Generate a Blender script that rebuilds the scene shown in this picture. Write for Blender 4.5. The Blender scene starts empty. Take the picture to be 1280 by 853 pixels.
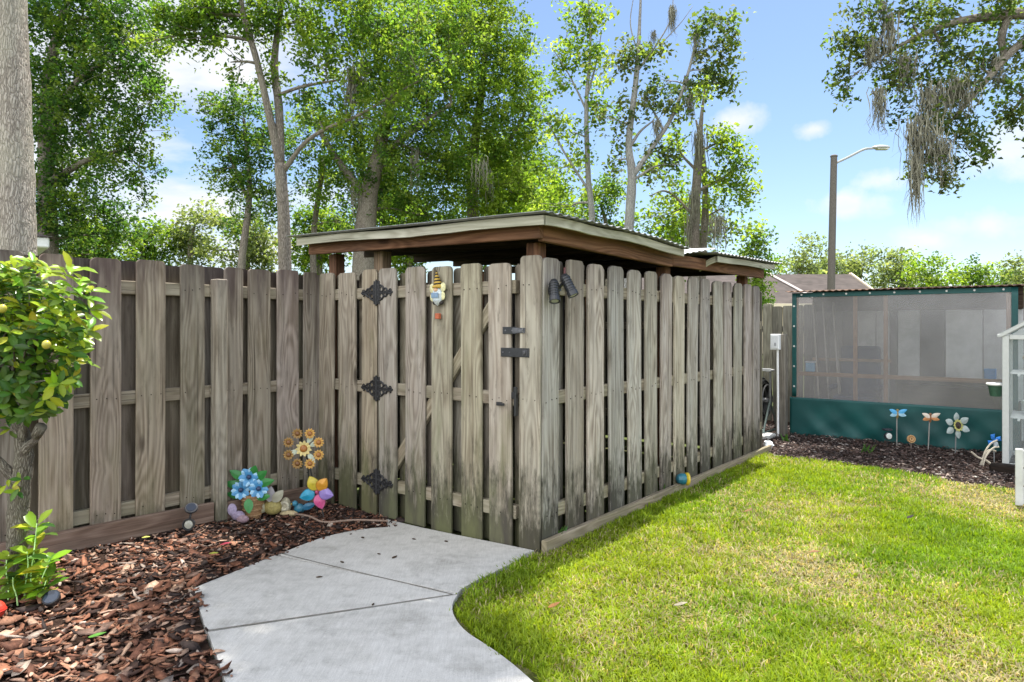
import bpy, math, random
import numpy as np
from mathutils import Vector, Matrix
random.seed(7); RNG = np.random.default_rng(11)
scene = bpy.context.scene
COL = scene.collection
# ------------------------------------------------------------------ camera model (metres; camera stands at the origin)
F, CX, HY, CH = 853.0, 640.0, 408.0, 1.39
def P(px, py, Y):
    return Vector(((px - CX) / F * Y, Y, CH + (HY - py) / F * Y))
def G(px, py, z=0.0):
    Y = F * (CH - z) / (py - HY)
    return Vector(((px - CX) / F * Y, Y, z))
U = Vector((.619, .7854, 0)); V = Vector((-.7854, .619, 0)); N = -V; Z = Vector((0, 0, 1))
C0 = Vector((.179, 4.24, 0)); L0 = Vector((-1.592, 5.636, 0))
def gz(x, y):
    return -.062 * math.exp(-((x + 1.0) ** 2 + (y - 5.1) ** 2) / (2 * .81))
def rnd(a, b): return random.uniform(a, b)
# ------------------------------------------------------------------ tagging
def tag(o, label=None, cat=None, group=None, kind=None):
    if label: o['label'] = label
    if cat: o['category'] = cat
    if group: o['group'] = group
    if kind: o['kind'] = kind
    return o
def thing(name, label, cat, loc, group=None):
    o = bpy.data.objects.new(name, None); COL.objects.link(o)
    o.empty_display_size = .05
    o.location = loc
    return tag(o, label, cat, group)
def root_loc(o):
    while o.parent: o = o.parent
    return Vector(o.location)
def link_mesh(name, me, mat, parent, loc=None):
    o = bpy.data.objects.new(name, me); COL.objects.link(o)
    for m in (mat if isinstance(mat, (list, tuple)) else [mat]): me.materials.append(m)
    if parent: o.parent = parent
    elif loc is not None: o.location = loc
    return o
# ------------------------------------------------------------------ mesh builder
def frame(d):
    d = Vector(d).normalized()
    a = Vector((0, 0, 1)) if abs(d.z) < .9 else Vector((1, 0, 0))
    x = d.cross(a).normalized(); y = d.cross(x).normalized()
    return x, y, d
class MB:
    def __init__(s): s.v = []; s.f = []; s.uv = []; s.c = []
    def face(s, idx, col=(1, 1, 1), uv=None):
        s.f.append(tuple(idx)); s.c.append(col); s.uv.append(uv or [(0, 0)] * len(idx))
    def box(s, c, ax, ay, az, col=(1, 1, 1), bev=0.0, uo=None):
        """box with centre c and half-extent vectors; grain runs along the longest axis; bev chamfers"""
        c = Vector(c); A = [Vector(ax), Vector(ay), Vector(az)]
        Ls = [a.length for a in A]; Dn = [a.normalized() for a in A]
        long_ = max(range(3), key=lambda i: Ls[i])
        uo = uo if uo is not None else (rnd(0, 50), rnd(0, 50))
        b = min(bev, min(Ls) * .45)
        base = len(s.v); pts = {}
        def vid(sg, k):
            key = (sg, k)
            if key not in pts:
                p = c.copy()
                for i in range(3):
                    p += Dn[i] * sg[i] * (Ls[i] - (0 if (i == k or b == 0) else b))
                pts[key] = len(s.v); s.v.append(p)
            return pts[key]
        def fc(keys):
            ids = []; uvs = []
            for sg, k in keys:
                ids.append(vid(sg, k))
                p = s.v[ids[-1]] - c
                o = [i for i in range(3) if i != long_]
                uvs.append((uo[0] + p.dot(Dn[o[0]]) + p.dot(Dn[o[1]]), uo[1] + p.dot(Dn[long_])))
            n = (s.v[ids[1]] - s.v[ids[0]]).cross(s.v[ids[2]] - s.v[ids[0]])
            m = sum((s.v[i] for i in ids), Vector()) / len(ids) - c
            if n.dot(m) < 0: ids.reverse(); uvs.reverse()
            s.face(ids, col, uvs)
        if b == 0:
            for k in range(3):
                i, j = [q for q in range(3) if q != k]
                for sk in (-1, 1):
                    q = []
                    for si, sj in ((-1, -1), (1, -1), (1, 1), (-1, 1)):
                        sg = [0, 0, 0]; sg[k] = sk; sg[i] = si; sg[j] = sj; q.append((tuple(sg), 9))
                    fc(q)
            return
        for k in range(3):
            i, j = [q for q in range(3) if q != k]
            for sk in (-1, 1):
                q = []
                for si, sj in ((-1, -1), (1, -1), (1, 1), (-1, 1)):
                    sg = [0, 0, 0]; sg[k] = sk; sg[i] = si; sg[j] = sj; q.append((tuple(sg), k))
                fc(q)
            for si in (-1, 1):          # edges parallel to k
                for sj in (-1, 1):
                    q = []
                    for sk, kk in ((-1, i), (1, i), (1, j), (-1, j)):
                        sg = [0, 0, 0]; sg[k] = sk; sg[i] = si; sg[j] = sj; q.append((tuple(sg), kk))
                    fc(q)
        for sx in (-1, 1):
            for sy in (-1, 1):
                for sz in (-1, 1):
                    fc([((sx, sy, sz), 0), ((sx, sy, sz), 1), ((sx, sy, sz), 2)])
    def beam(s, a, b, w, h, col=(1, 1, 1), up=Z, bev=.004):
        a = Vector(a); b = Vector(b); d = (b - a)
        x = d.cross(up).normalized(); y = x.cross(d).normalized()
        s.box((a + b) / 2, x * w / 2, d / 2, y * h / 2, col, bev)
    def tube(s, pts, radii, n=8, col=(1, 1, 1), cap=True, flat=1.0, jit=0.0):
        pts = [Vector(p) for p in pts]; m = len(pts)
        if not isinstance(radii, (list, tuple)): radii = [radii] * m
        rings = []; x = None; vlen = rnd(0, 30); u0 = rnd(0, 30); prev = None
        for i, p in enumerate(pts):
            d = (pts[min(i + 1, m - 1)] - pts[max(i - 1, 0)])
            if d.length < 1e-9: d = Vector((0, 0, 1))
            d.normalize()
            if x is None: x, y, _ = frame(d)
            else:
                x = (x - d * x.dot(d))
                x = x.normalized() if x.length > 1e-6 else frame(d)[0]
            y = d.cross(x).normalized()
            if prev is not None: vlen += (p - prev).length
            prev = p; ring = []
            for k in range(n):
                a = 2 * math.pi * k / n; r = radii[i] * (1 + (rnd(-jit, jit) if jit else 0))
                ring.append(len(s.v)); s.v.append(p + x * math.cos(a) * r + y * math.sin(a) * r * flat)
            rings.append((ring, vlen, radii[i]))
        for i in range(m - 1):
            r0, v0, q0 = rings[i]; r1, v1, q1 = rings[i + 1]
            for k in range(n):
                k2 = (k + 1) % n
                ua = u0 + 2 * math.pi * q0 * k / n; ub = u0 + 2 * math.pi * q0 * (k + 1) / n
                s.face((r0[k], r0[k2], r1[k2], r1[k]), col, [(ua, v0), (ub, v0), (ub, v1), (ua, v1)])
        if cap:
            s.face(tuple(reversed(rings[0][0])), col); s.face(tuple(rings[-1][0]), col)
    def lathe(s, o, axis, prof, n=16, col=(1, 1, 1), sx=1.0, sy=1.0, xdir=None):
        """prof: (radius, along[, colour])"""
        x, y, d = frame(axis); o = Vector(o)
        if xdir is not None:
            x = Vector(xdir); x = (x - d * x.dot(d)).normalized(); y = d.cross(x).normalized()
        rings = []
        for q in prof:
            r, h = q[0], q[1]; ring = []
            for k in range(n):
                a = 2 * math.pi * k / n
                ring.append(len(s.v)); s.v.append(o + d * h + x * math.cos(a) * r * sx + y * math.sin(a) * r * sy)
            rings.append(ring)
        for i in range(len(prof) - 1):
            c = prof[i][2] if len(prof[i]) > 2 else col
            for k in range(n):
                k2 = (k + 1) % n
                s.face((rings[i][k], rings[i][k2], rings[i + 1][k2], rings[i + 1][k]), c)
        c = prof[0][2] if len(prof[0]) > 2 else col
        s.face(tuple(reversed(rings[0])), c)
        c = prof[-1][2] if len(prof[-1]) > 2 else col
        s.face(tuple(rings[-1]), c)
    def ball(s, c, rx, ry=None, rz=None, col=(1, 1, 1), n=14, m=9, axes=None):
        ry = rx if ry is None else ry; rz = rx if rz is None else rz
        X, Y, Zz = axes or (Vector((1, 0, 0)), Vector((0, 1, 0)), Z); c = Vector(c); rings = []
        for i in range(m + 1):
            t = math.pi * (i / m) ; t = max(.02, min(math.pi - .02, t)); ring = []
            for k in range(n):
                a = 2 * math.pi * k / n
                ring.append(len(s.v))
                s.v.append(c + X * rx * math.sin(t) * math.cos(a) + Y * ry * math.sin(t) * math.sin(a) - Zz * rz * math.cos(t))
            rings.append(ring)
        for i in range(m):
            for k in range(n):
                k2 = (k + 1) % n
                s.face((rings[i][k], rings[i][k2], rings[i + 1][k2], rings[i + 1][k]), col)
        s.face(tuple(reversed(rings[0])), col); s.face(tuple(rings[-1]), col)
    def prism(s, outline, o, ax, ay, nrm, th, col=(1, 1, 1), dome=0.0):
        """2-D outline laid in plane (ax, ay) at o, thickness th along nrm; dome raises the middle"""
        o = Vector(o); ax = Vector(ax); ay = Vector(ay); nrm = Vector(nrm)
        a = [len(s.v) + i for i in range(len(outline))]
        for u, w in outline: s.v.append(o + ax * u + ay * w + nrm * th)
        b = [len(s.v) + i for i in range(len(outline))]
        for u, w in outline: s.v.append(o + ax * u + ay * w)
        m = len(outline)
        cu = sum(q[0] for q in outline) / m; cw = sum(q[1] for q in outline) / m
        ci = len(s.v); s.v.append(o + ax * cu + ay * cw + nrm * (th + dome))
        for i in range(m):
            j = (i + 1) % m
            s.face((a[i], a[j], ci), col, [(outline[i][0], outline[i][1]), (outline[j][0], outline[j][1]), (cu, cw)])
            s.face((b[i], b[j], a[j], a[i]), col, [(outline[i][0], outline[i][1]), (outline[j][0], outline[j][1])] * 2)
        s.face(tuple(reversed(b)), col)
    def torus(s, c, ax, ay, R, r, col=(1, 1, 1), n=14, m=6, arc=1.0):
        c = Vector(c); ax = Vector(ax).normalized(); ay = Vector(ay).normalized()
        k = n if arc < 1 else n + 1
        pts = [c + ax * R * math.cos(2 * math.pi * arc * i / n) + ay * R * math.sin(2 * math.pi * arc * i / n) for i in range(n + 1)]
        s.tube(pts, r, m, col, cap=arc < 1)
    def build(s, name, mat, parent=None, smooth=False, loc=None):
        org = root_loc(parent) if parent else (Vector(loc) if loc is not None else Vector((0, 0, 0)))
        me = bpy.data.meshes.new(name)
        me.from_pydata([tuple(Vector(p) - org) for p in s.v], [], s.f)
        me.uv_layers.new(name='UV'); me.color_attributes.new('Col', 'FLOAT_COLOR', 'CORNER')
        ud = []; cd = []
        for f, uv, c in zip(s.f, s.uv, s.c):
            for k in range(len(f)): ud += uv[k]; cd += (c[0], c[1], c[2], 1)
        me.uv_layers['UV'].data.foreach_set('uv', ud); me.color_attributes['Col'].data.foreach_set('color', cd)
        if smooth: me.polygons.foreach_set('use_smooth', [True] * len(me.polygons))
        me.update()
        return link_mesh(name, me, mat, parent, loc if parent is None else None)
# ------------------------------------------------------------------ materials
def newmat(name):
    m = bpy.data.materials.new(name); m.use_nodes = True
    nt = m.node_tree; nt.nodes.clear()
    return m, nt, nt.nodes, nt.links
def nd(nt, t, **kw):
    n = nt.nodes.new(t)
    for k, v in kw.items():
        if k in ('inp',):
            for a, b in v.items(): n.inputs[a].default_value = b
        else: setattr(n, k, v)
    return n
def ramp(nt, fac, stops):
    r = nt.nodes.new('ShaderNodeValToRGB'); e = r.color_ramp.elements
    while len(e) < len(stops): e.new(.5)
    for q, (p, c) in zip(e, stops):
        q.position = p; q.color = (*c, 1) if len(c) == 3 else c
    nt.links.new(fac, r.inputs[0]); return r.outputs[0]
def mth(nt, op, a, b=None, c=None, clamp=False):
    m = nt.nodes.new('ShaderNodeMath'); m.operation = op; m.use_clamp = clamp
    for i, q in enumerate((a, b, c)):
        if q is None: continue
        if isinstance(q, (int, float)): m.inputs[i].default_value = q
        else: nt.links.new(q, m.inputs[i])
    return m.outputs[0]
def mixc(nt, fac, a, b, mode='MIX'):
    m = nt.nodes.new('ShaderNodeMix'); m.data_type = 'RGBA'; m.blend_type = mode
    for i, q in ((0, fac), (6, a), (7, b)):
        if isinstance(q, (int, float)): m.inputs[i].default_value = q
        elif isinstance(q, tuple): m.inputs[i].default_value = (*q, 1)
        else: nt.links.new(q, m.inputs[i])
    return m.outputs[2]
def noise(nt, vec, scale, detail=4, rough=.55, dist=0.0):
    n = nt.nodes.new('ShaderNodeTexNoise'); n.inputs['Scale'].default_value = scale
    n.inputs['Detail'].default_value = detail; n.inputs['Roughness'].default_value = rough
    n.inputs['Distortion'].default_value = dist
    if vec is not None: nt.links.new(vec, n.inputs['Vector'])
    return n.outputs['Fac']
def mapping(nt, vec, sc=(1, 1, 1), loc=(0, 0, 0)):
    m = nt.nodes.new('ShaderNodeMapping'); m.inputs['Scale'].default_value = sc; m.inputs['Location'].default_value = loc
    nt.links.new(vec, m.inputs['Vector']); return m.outputs[0]
def pbsdf(nt, col, rough=.7, metal=0.0, bump=None, bstr=.3, bdist=.01, spec=.5, **kw):
    b = nt.nodes.new('ShaderNodeBsdfPrincipled'); o = nt.nodes.new('ShaderNodeOutputMaterial')
    if isinstance(col, tuple): b.inputs['Base Color'].default_value = (*col, 1)
    else: nt.links.new(col, b.inputs['Base Color'])
    if isinstance(rough, (int, float)): b.inputs['Roughness'].default_value = rough
    else: nt.links.new(rough, b.inputs['Roughness'])
    b.inputs['Metallic'].default_value = metal; b.inputs['Specular IOR Level'].default_value = spec
    for k, v in kw.items(): b.inputs[k].default_value = v
    if bump is not None:
        u = nt.nodes.new('ShaderNodeBump'); u.inputs['Strength'].default_value = bstr; u.inputs['Distance'].default_value = bdist
        nt.links.new(bump, u.inputs['Height']); nt.links.new(u.outputs[0], b.inputs['Normal'])
    nt.links.new(b.outputs[0], o.inputs[0]); return b
def attr(nt):
    a = nt.nodes.new('ShaderNodeVertexColor'); a.layer_name = 'Col'; return a.outputs[0]
def wpos(nt): return nt.nodes.new('ShaderNodeNewGeometry').outputs['Position']
def wood(name, cols, stain=(.05, .045, .035), mould=.0, mould_h=.45, algae=0.0, rough=.85, topst=0.0):
    m, nt, n, l = newmat(name)
    uv = n.new('ShaderNodeTexCoord').outputs['UV']
    low = noise(nt, mapping(nt, uv, (6.5, .5, 1)), 1, 1.5, .35)               # cathedral figure
    kv = n.new('ShaderNodeTexVoronoi'); kv.inputs['Scale'].default_value = 1; l.new(mapping(nt, uv, (4.6, 1.25, 1), (3.3, 7.7, 0)), kv.inputs['Vector'])
    kd = kv.outputs['Distance']; kw = ramp(nt, kd, [(.0, (1, 1, 1)), (.5, (0, 0, 0))])      # rings bend round knots
    low = mth(nt, 'ADD', low, mth(nt, 'MULTIPLY', kw, .22))
    ring = mth(nt, 'SINE', mth(nt, 'MULTIPLY', low, 84))
    ring = mth(nt, 'MULTIPLY_ADD', ring, .5, .5)
    fib = noise(nt, mapping(nt, uv, (150, 1.6, 1)), 1, 3, .55)
    fib2 = noise(nt, mapping(nt, uv, (40, .9, 1)), 1, 4, .6)
    blot = noise(nt, mapping(nt, uv, (9, 1.6, 1)), 1, 5, .62)
    g = mth(nt, 'ADD', mth(nt, 'MULTIPLY', ring, .19), mth(nt, 'MULTIPLY', fib, .36))
    g = mth(nt, 'ADD', g, mth(nt, 'MULTIPLY', fib2, .54))
    c = ramp(nt, g, [(.32, cols[0]), (.52, cols[1]), (.72, cols[2])])
    c = mixc(nt, mth(nt, 'MULTIPLY', ramp(nt, blot, [(.4, (0, 0, 0)), (.66, (1, 1, 1))]), .62), c, cols[3])
    c = mixc(nt, mth(nt, 'MULTIPLY', ramp(nt, noise(nt, mapping(nt, uv, (14, 1.8, 1), (21, 4, 0)), 1, 5, .65), [(.5, (0, 0, 0)), (.72, (1, 1, 1))]), .6), c, tuple(q * .8 for q in cols[0]))
    c = mixc(nt, mth(nt, 'MULTIPLY', ramp(nt, kd, [(.055, (1, 1, 1)), (.115, (0, 0, 0))]), .8), c, tuple(q * .45 for q in cols[0]))
    crack = ramp(nt, noise(nt, mapping(nt, uv, (70, .8, 1), (9, 3, 0)), 1, 1, .5), [(.22, (1, 1, 1)), (.36, (0, 0, 0))])
    c = mixc(nt, mth(nt, 'MULTIPLY', crack, .7), c, (.05, .04, .032))
    pos = wpos(nt); sx = n.new('ShaderNodeSeparateXYZ'); l.new(pos, sx.inputs[0]); zz = sx.outputs[2]
    if mould > 0:
        h = n.new('ShaderNodeMapRange'); h.inputs[1].default_value = mould_h; h.inputs[2].default_value = -.05
        l.new(zz, h.inputs[0])
        mn = noise(nt, mapping(nt, uv, (20, 4.5, 1), (3, 1, 0)), 1, 6, .7)
        f = mth(nt, 'MULTIPLY', ramp(nt, mth(nt, 'ADD', mn, mth(nt, 'MULTIPLY', h.outputs[0], .42)), [(.57, (0, 0, 0)), (.8, (1, 1, 1))]), mould)
        c = mixc(nt, f, c, stain)
    if algae > 0:
        h = n.new('ShaderNodeMapRange'); h.inputs[1].default_value = 1.0; h.inputs[2].default_value = .0
        l.new(zz, h.inputs[0])
        an = noise(nt, mapping(nt, uv, (6, 1.6, 1), (31, 7, 0)), 1, 4, .6)
        f = mth(nt, 'MULTIPLY', ramp(nt, mth(nt, 'ADD', an, mth(nt, 'MULTIPLY', h.outputs[0], .22)), [(.55, (0, 0, 0)), (.8, (1, 1, 1))]), algae)
        c = mixc(nt, f, c, (.15, .155, .075))
    if topst > 0:
        h = n.new('ShaderNodeMapRange'); h.inputs[1].default_value = 1.25; h.inputs[2].default_value = 1.86
        l.new(zz, h.inputs[0])
        an = noise(nt, mapping(nt, uv, (9, 1.2, 1), (11, 17, 0)), 1, 4, .6)
        f = mth(nt, 'MULTIPLY', ramp(nt, mth(nt, 'ADD', an, mth(nt, 'MULTIPLY', h.outputs[0], .35)), [(.62, (0, 0, 0)), (.9, (1, 1, 1))]), topst)
        c = mixc(nt, f, c, (.085, .06, .058))
    c = mixc(nt, 1.0, c, attr(nt), 'MULTIPLY')
    hgt = mth(nt, 'SUBTRACT', mth(nt, 'ADD', mth(nt, 'MULTIPLY', fib, .5), mth(nt, 'MULTIPLY', ring, .35)), mth(nt, 'MULTIPLY', crack, 1.2))
    pbsdf(nt, c, rough, bump=hgt, bstr=.55, bdist=.004, spec=.25)
    return m
W_FENCE = wood('weathered_brown_wood', [(.115, .09, .068), (.26, .216, .173), (.4, .348, .292), (.345, .312, .272)], mould=.75, mould_h=.3, topst=.8, algae=.3)
W_GATE = wood('weathered_gate_wood', [(.135, .105, .08), (.285, .24, .19), (.43, .38, .315), (.36, .325, .275)], mould=.95, mould_h=.62, algae=.6)
W_SIDE = wood('weathered_side_wood', [(.15, .122, .095), (.33, .288, .24), (.5, .455, .39), (.42, .395, .355)], mould=.95, mould_h=.6, algae=.2, topst=.45)
W_BEAM = wood('stained_beam_wood', [(.075, .034, .018), (.175, .082, .043), (.27, .14, .078), (.09, .052, .035)])
W_FASCIA = wood('pale_fascia_wood', [(.26, .24, .18), (.42, .4, .32), (.54, .52, .43), (.3, .3, .22)])
W_RAIL = wood('rail_wood', [(.13, .1, .07), (.25, .205, .15), (.37, .32, .25), (.25, .23, .165)], algae=.4)
W_KICK = wood('kick_board_wood', [(.09, .055, .038), (.17, .112, .082), (.27, .195, .15), (.19, .14, .11)])
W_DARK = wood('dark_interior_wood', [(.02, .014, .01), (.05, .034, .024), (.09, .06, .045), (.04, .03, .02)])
W_BACK = wood('rough_back_fence_wood', [(.085, .075, .06), (.17, .15, .125), (.28, .255, .215), (.2, .19, .165)], mould=.5, mould_h=.9)
W_STUD = wood('shed_stud_wood', [(.22, .13, .075), (.36, .23, .14), (.46, .32, .22), (.32, .22, .15)])
def painted(name, rough=.5, metal=0.0, spec=.5, nz=.18, nsc=30, bstr=.1, **kw):
    m, nt, n, l = newmat(name)
    p = wpos(nt); q = noise(nt, p, nsc, 4, .6)
    c = mixc(nt, 1.0, attr(nt), ramp(nt, q, [(.3, (1 - nz,) * 3), (.7, (1 + nz * .4,) * 3)]), 'MULTIPLY')
    pbsdf(nt, c, rough, metal, bump=q, bstr=bstr, bdist=.002, spec=spec, **kw); return m
PAINT = painted('painted_metal', .38)
MATTE = painted('matte_colour', .8, spec=.3, nz=.3)
BLACK = painted('black_iron', .5, nz=.35, bstr=.25)
PLASTIC = painted('moulded_plastic', .35, nz=.1)
STONE = painted('cast_resin', .7, nz=.35, nsc=60, bstr=.3)
GLASSY = painted('glossy_glaze', .12, nz=.08)
def foliage(name, trans=.5, rough=.45, tr_col=(1.7, 1.75, .75)):
    m, nt, n, l = newmat(name)
    a = attr(nt)
    b = n.new('ShaderNodeBsdfPrincipled'); b.inputs['Roughness'].default_value = rough; b.inputs['Specular IOR Level'].default_value = .25
    l.new(a, b.inputs['Base Color'])
    t = n.new('ShaderNodeBsdfTranslucent'); l.new(mixc(nt, 1.0, a, tr_col, 'MULTIPLY'), t.inputs[0])
    x = n.new('ShaderNodeMixShader'); x.inputs[0].default_value = trans
    l.new(b.outputs[0], x.inputs[1]); l.new(t.outputs[0], x.inputs[2])
    o = n.new('ShaderNodeOutputMaterial'); l.new(x.outputs[0], o.inputs[0]); return m
LEAF = foliage('tree_leaves', .56, .6, (1.85, 1.85, .8))
GRASSM = foliage('grass_blades', .45, .55, (1.6, 1.5, .6))
SHRUBM = foliage('glossy_leaves', .4, .28, (1.8, 1.7, .4))
def bark(name, c0, c1, c2, sc=1.0):
    m, nt, n, l = newmat(name)
    uv = n.new('ShaderNodeTexCoord').outputs['UV']
    vo = n.new('ShaderNodeTexVoronoi'); vo.feature = 'DISTANCE_TO_EDGE'; vo.inputs['Scale'].default_value = 1
    wob = noise(nt, mapping(nt, uv, (9 * sc, 9 * sc, 1)), 1, 3)
    ad = n.new('ShaderNodeVectorMath'); ad.operation = 'MULTIPLY_ADD'
    mp = mapping(nt, uv, (62 * sc, 13 * sc, 1)); cx = n.new('ShaderNodeCombineXYZ')
    l.new(wob, cx.inputs[0]); l.new(wob, cx.inputs[1]); l.new(cx.outputs[0], ad.inputs[0])
    ad.inputs[1].default_value = (2.2, 2.2, 0); l.new(mp, ad.inputs[2]); l.new(ad.outputs[0], vo.inputs['Vector'])
    ridge = ramp(nt, vo.outputs['Distance'], [(.0, (0, 0, 0)), (.22, (1, 1, 1))])
    fine = noise(nt, mapping(nt, uv, (60 * sc, 22 * sc, 1)), 1, 5, .65)
    big = noise(nt, mapping(nt, uv, (3, 1.2, 1)), 1, 3, .6)
    h = mth(nt, 'ADD', mth(nt, 'MULTIPLY', ridge, .38), mth(nt, 'MULTIPLY', fine, .72))
    c = ramp(nt, h, [(.22, c0), (.55, c1), (.9, c2)])
    c = mixc(nt, mth(nt, 'MULTIPLY', ramp(nt, big, [(.45, (0, 0, 0)), (.7, (1, 1, 1))]), .45), c, (c2[0] * .9, c2[1] * .95, c2[2] * .85))
    pbsdf(nt, c, .9, bump=h, bstr=.8, bdist=.02, spec=.2); return m
BARK_BIG = bark('furrowed_bark', (.1, .085, .07), (.33, .285, .24), (.5, .45, .39), .85)
BARK = bark('grey_brown_bark', (.07, .058, .048), (.19, .162, .132), (.33, .29, .245), 1.0)
BARK_SHRUB = bark('lichened_shrub_bark', (.06, .05, .038), (.15, .13, .1), (.3, .28, .22), 1.5)
BARK_PALE = bark('pale_grey_bark', (.12, .114, .107), (.28, .27, .255), (.42, .41, .39), 1.0)
MOSS = painted('grey_moss', .95, spec=.1, nz=.35, nsc=12)
# ------------------------------------------------------------------ vectorised leaf / chip meshes
def np_mesh(name, verts, faces_n, idx, cols, mat, parent=None, smooth=False):
    """verts (n,3); all faces flattened idx with per-face counts faces_n; cols per-vertex (n,3)"""
    org = np.array(root_loc(parent)) if parent else np.zeros(3)
    me = bpy.data.meshes.new(name); v = (verts - org).astype(np.float32)
    me.vertices.add(len(v)); me.vertices.foreach_set('co', v.ravel())
    me.loops.add(len(idx)); me.loops.foreach_set('vertex_index', idx.astype(np.int32))
    st = np.concatenate([[0], np.cumsum(faces_n)[:-1]]).astype(np.int32)
    me.polygons.add(len(faces_n)); me.polygons.foreach_set('loop_start', st); me.polygons.foreach_set('loop_total', faces_n.astype(np.int32))
    ca = me.color_attributes.new('Col', 'FLOAT_COLOR', 'POINT')
    c4 = np.ones((len(v), 4), np.float32); c4[:, :3] = cols; ca.data.foreach_set('color', c4.ravel())
    if smooth: me.polygons.foreach_set('use_smooth', np.ones(len(faces_n), bool))
    me.update(); me.validate()
    return link_mesh(name, me, mat, parent)
def rand_frames(n, up=.35):
    nm = RNG.normal(size=(n, 3)); nm[:, 2] = np.abs(nm[:, 2]) + up; nm /= np.linalg.norm(nm, axis=1)[:, None]
    t = RNG.normal(size=(n, 3)); t -= nm * (t * nm).sum(1)[:, None]; t /= np.linalg.norm(t, axis=1)[:, None]
    return t, np.cross(nm, t), nm
def kite_leaves(name, cen, size, col, mat, parent, up=.35, wid=.3):
    n = len(cen); t, b, nm = rand_frames(n, up); s = size[:, None]
    v = np.empty((n, 4, 3))
    v[:, 0] = cen - t * s * .5; v[:, 2] = cen + t * s * .5 - nm * s * .12
    v[:, 1] = cen + b * s * wid + nm * s * .1 + t * s * .05; v[:, 3] = cen - b * s * wid + nm * s * .1 + t * s * .05
    c = np.repeat(col, 4, axis=0)
    return np_mesh(name, v.reshape(-1, 3), np.full(n, 4), np.arange(4 * n), c, mat, parent)
def catmull(pts, k=6):
    pts = [Vector(p) for p in pts]
    if len(pts) < 3:
        return [pts[0].lerp(pts[-1], i / k) for i in range(k + 1)]
    q = [pts[0] * 2 - pts[1]] + pts + [pts[-1] * 2 - pts[-2]]; out = []
    for i in range(1, len(q) - 2):
        for j in range(k):
            t = j / k; a, b, c, d = q[i - 1:i + 3]
            out.append(.5 * ((2 * b) + (c - a) * t + (2 * a - 5 * b + 4 * c - d) * t * t + (3 * b - a - 3 * c + d) * t ** 3))
    out.append(pts[-1]); return out
def sprig(a, b, wob):
    d = b - a; m1 = a.lerp(b, .35) + Vector((rnd(-1, 1), rnd(-1, 1), rnd(-.2, 1))) * wob * d.length
    m2 = a.lerp(b, .7) + Vector((rnd(-1, 1), rnd(-1, 1), rnd(-.2, .8))) * wob * d.length
    return catmull([a, m1, m2, b], 4)
GREENS = {
 'dark': [(.045, .105, .022), (.065, .135, .028), (.035, .08, .024), (.095, .16, .03), (.13, .19, .035)],
 'mid': [(.08, .15, .026), (.105, .185, .03), (.055, .11, .026), (.145, .215, .034), (.175, .24, .04)],
 'bright': [(.12, .205, .026), (.16, .245, .033), (.085, .15, .026), (.2, .28, .04), (.23, .3, .06)],
 'pale': [(.15, .195, .09), (.185, .225, .105), (.125, .165, .08), (.21, .245, .12)],
 'oak': [(.07, .115, .034), (.09, .145, .04), (.05, .08, .03), (.12, .165, .045), (.1, .12, .05)],
}
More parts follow.
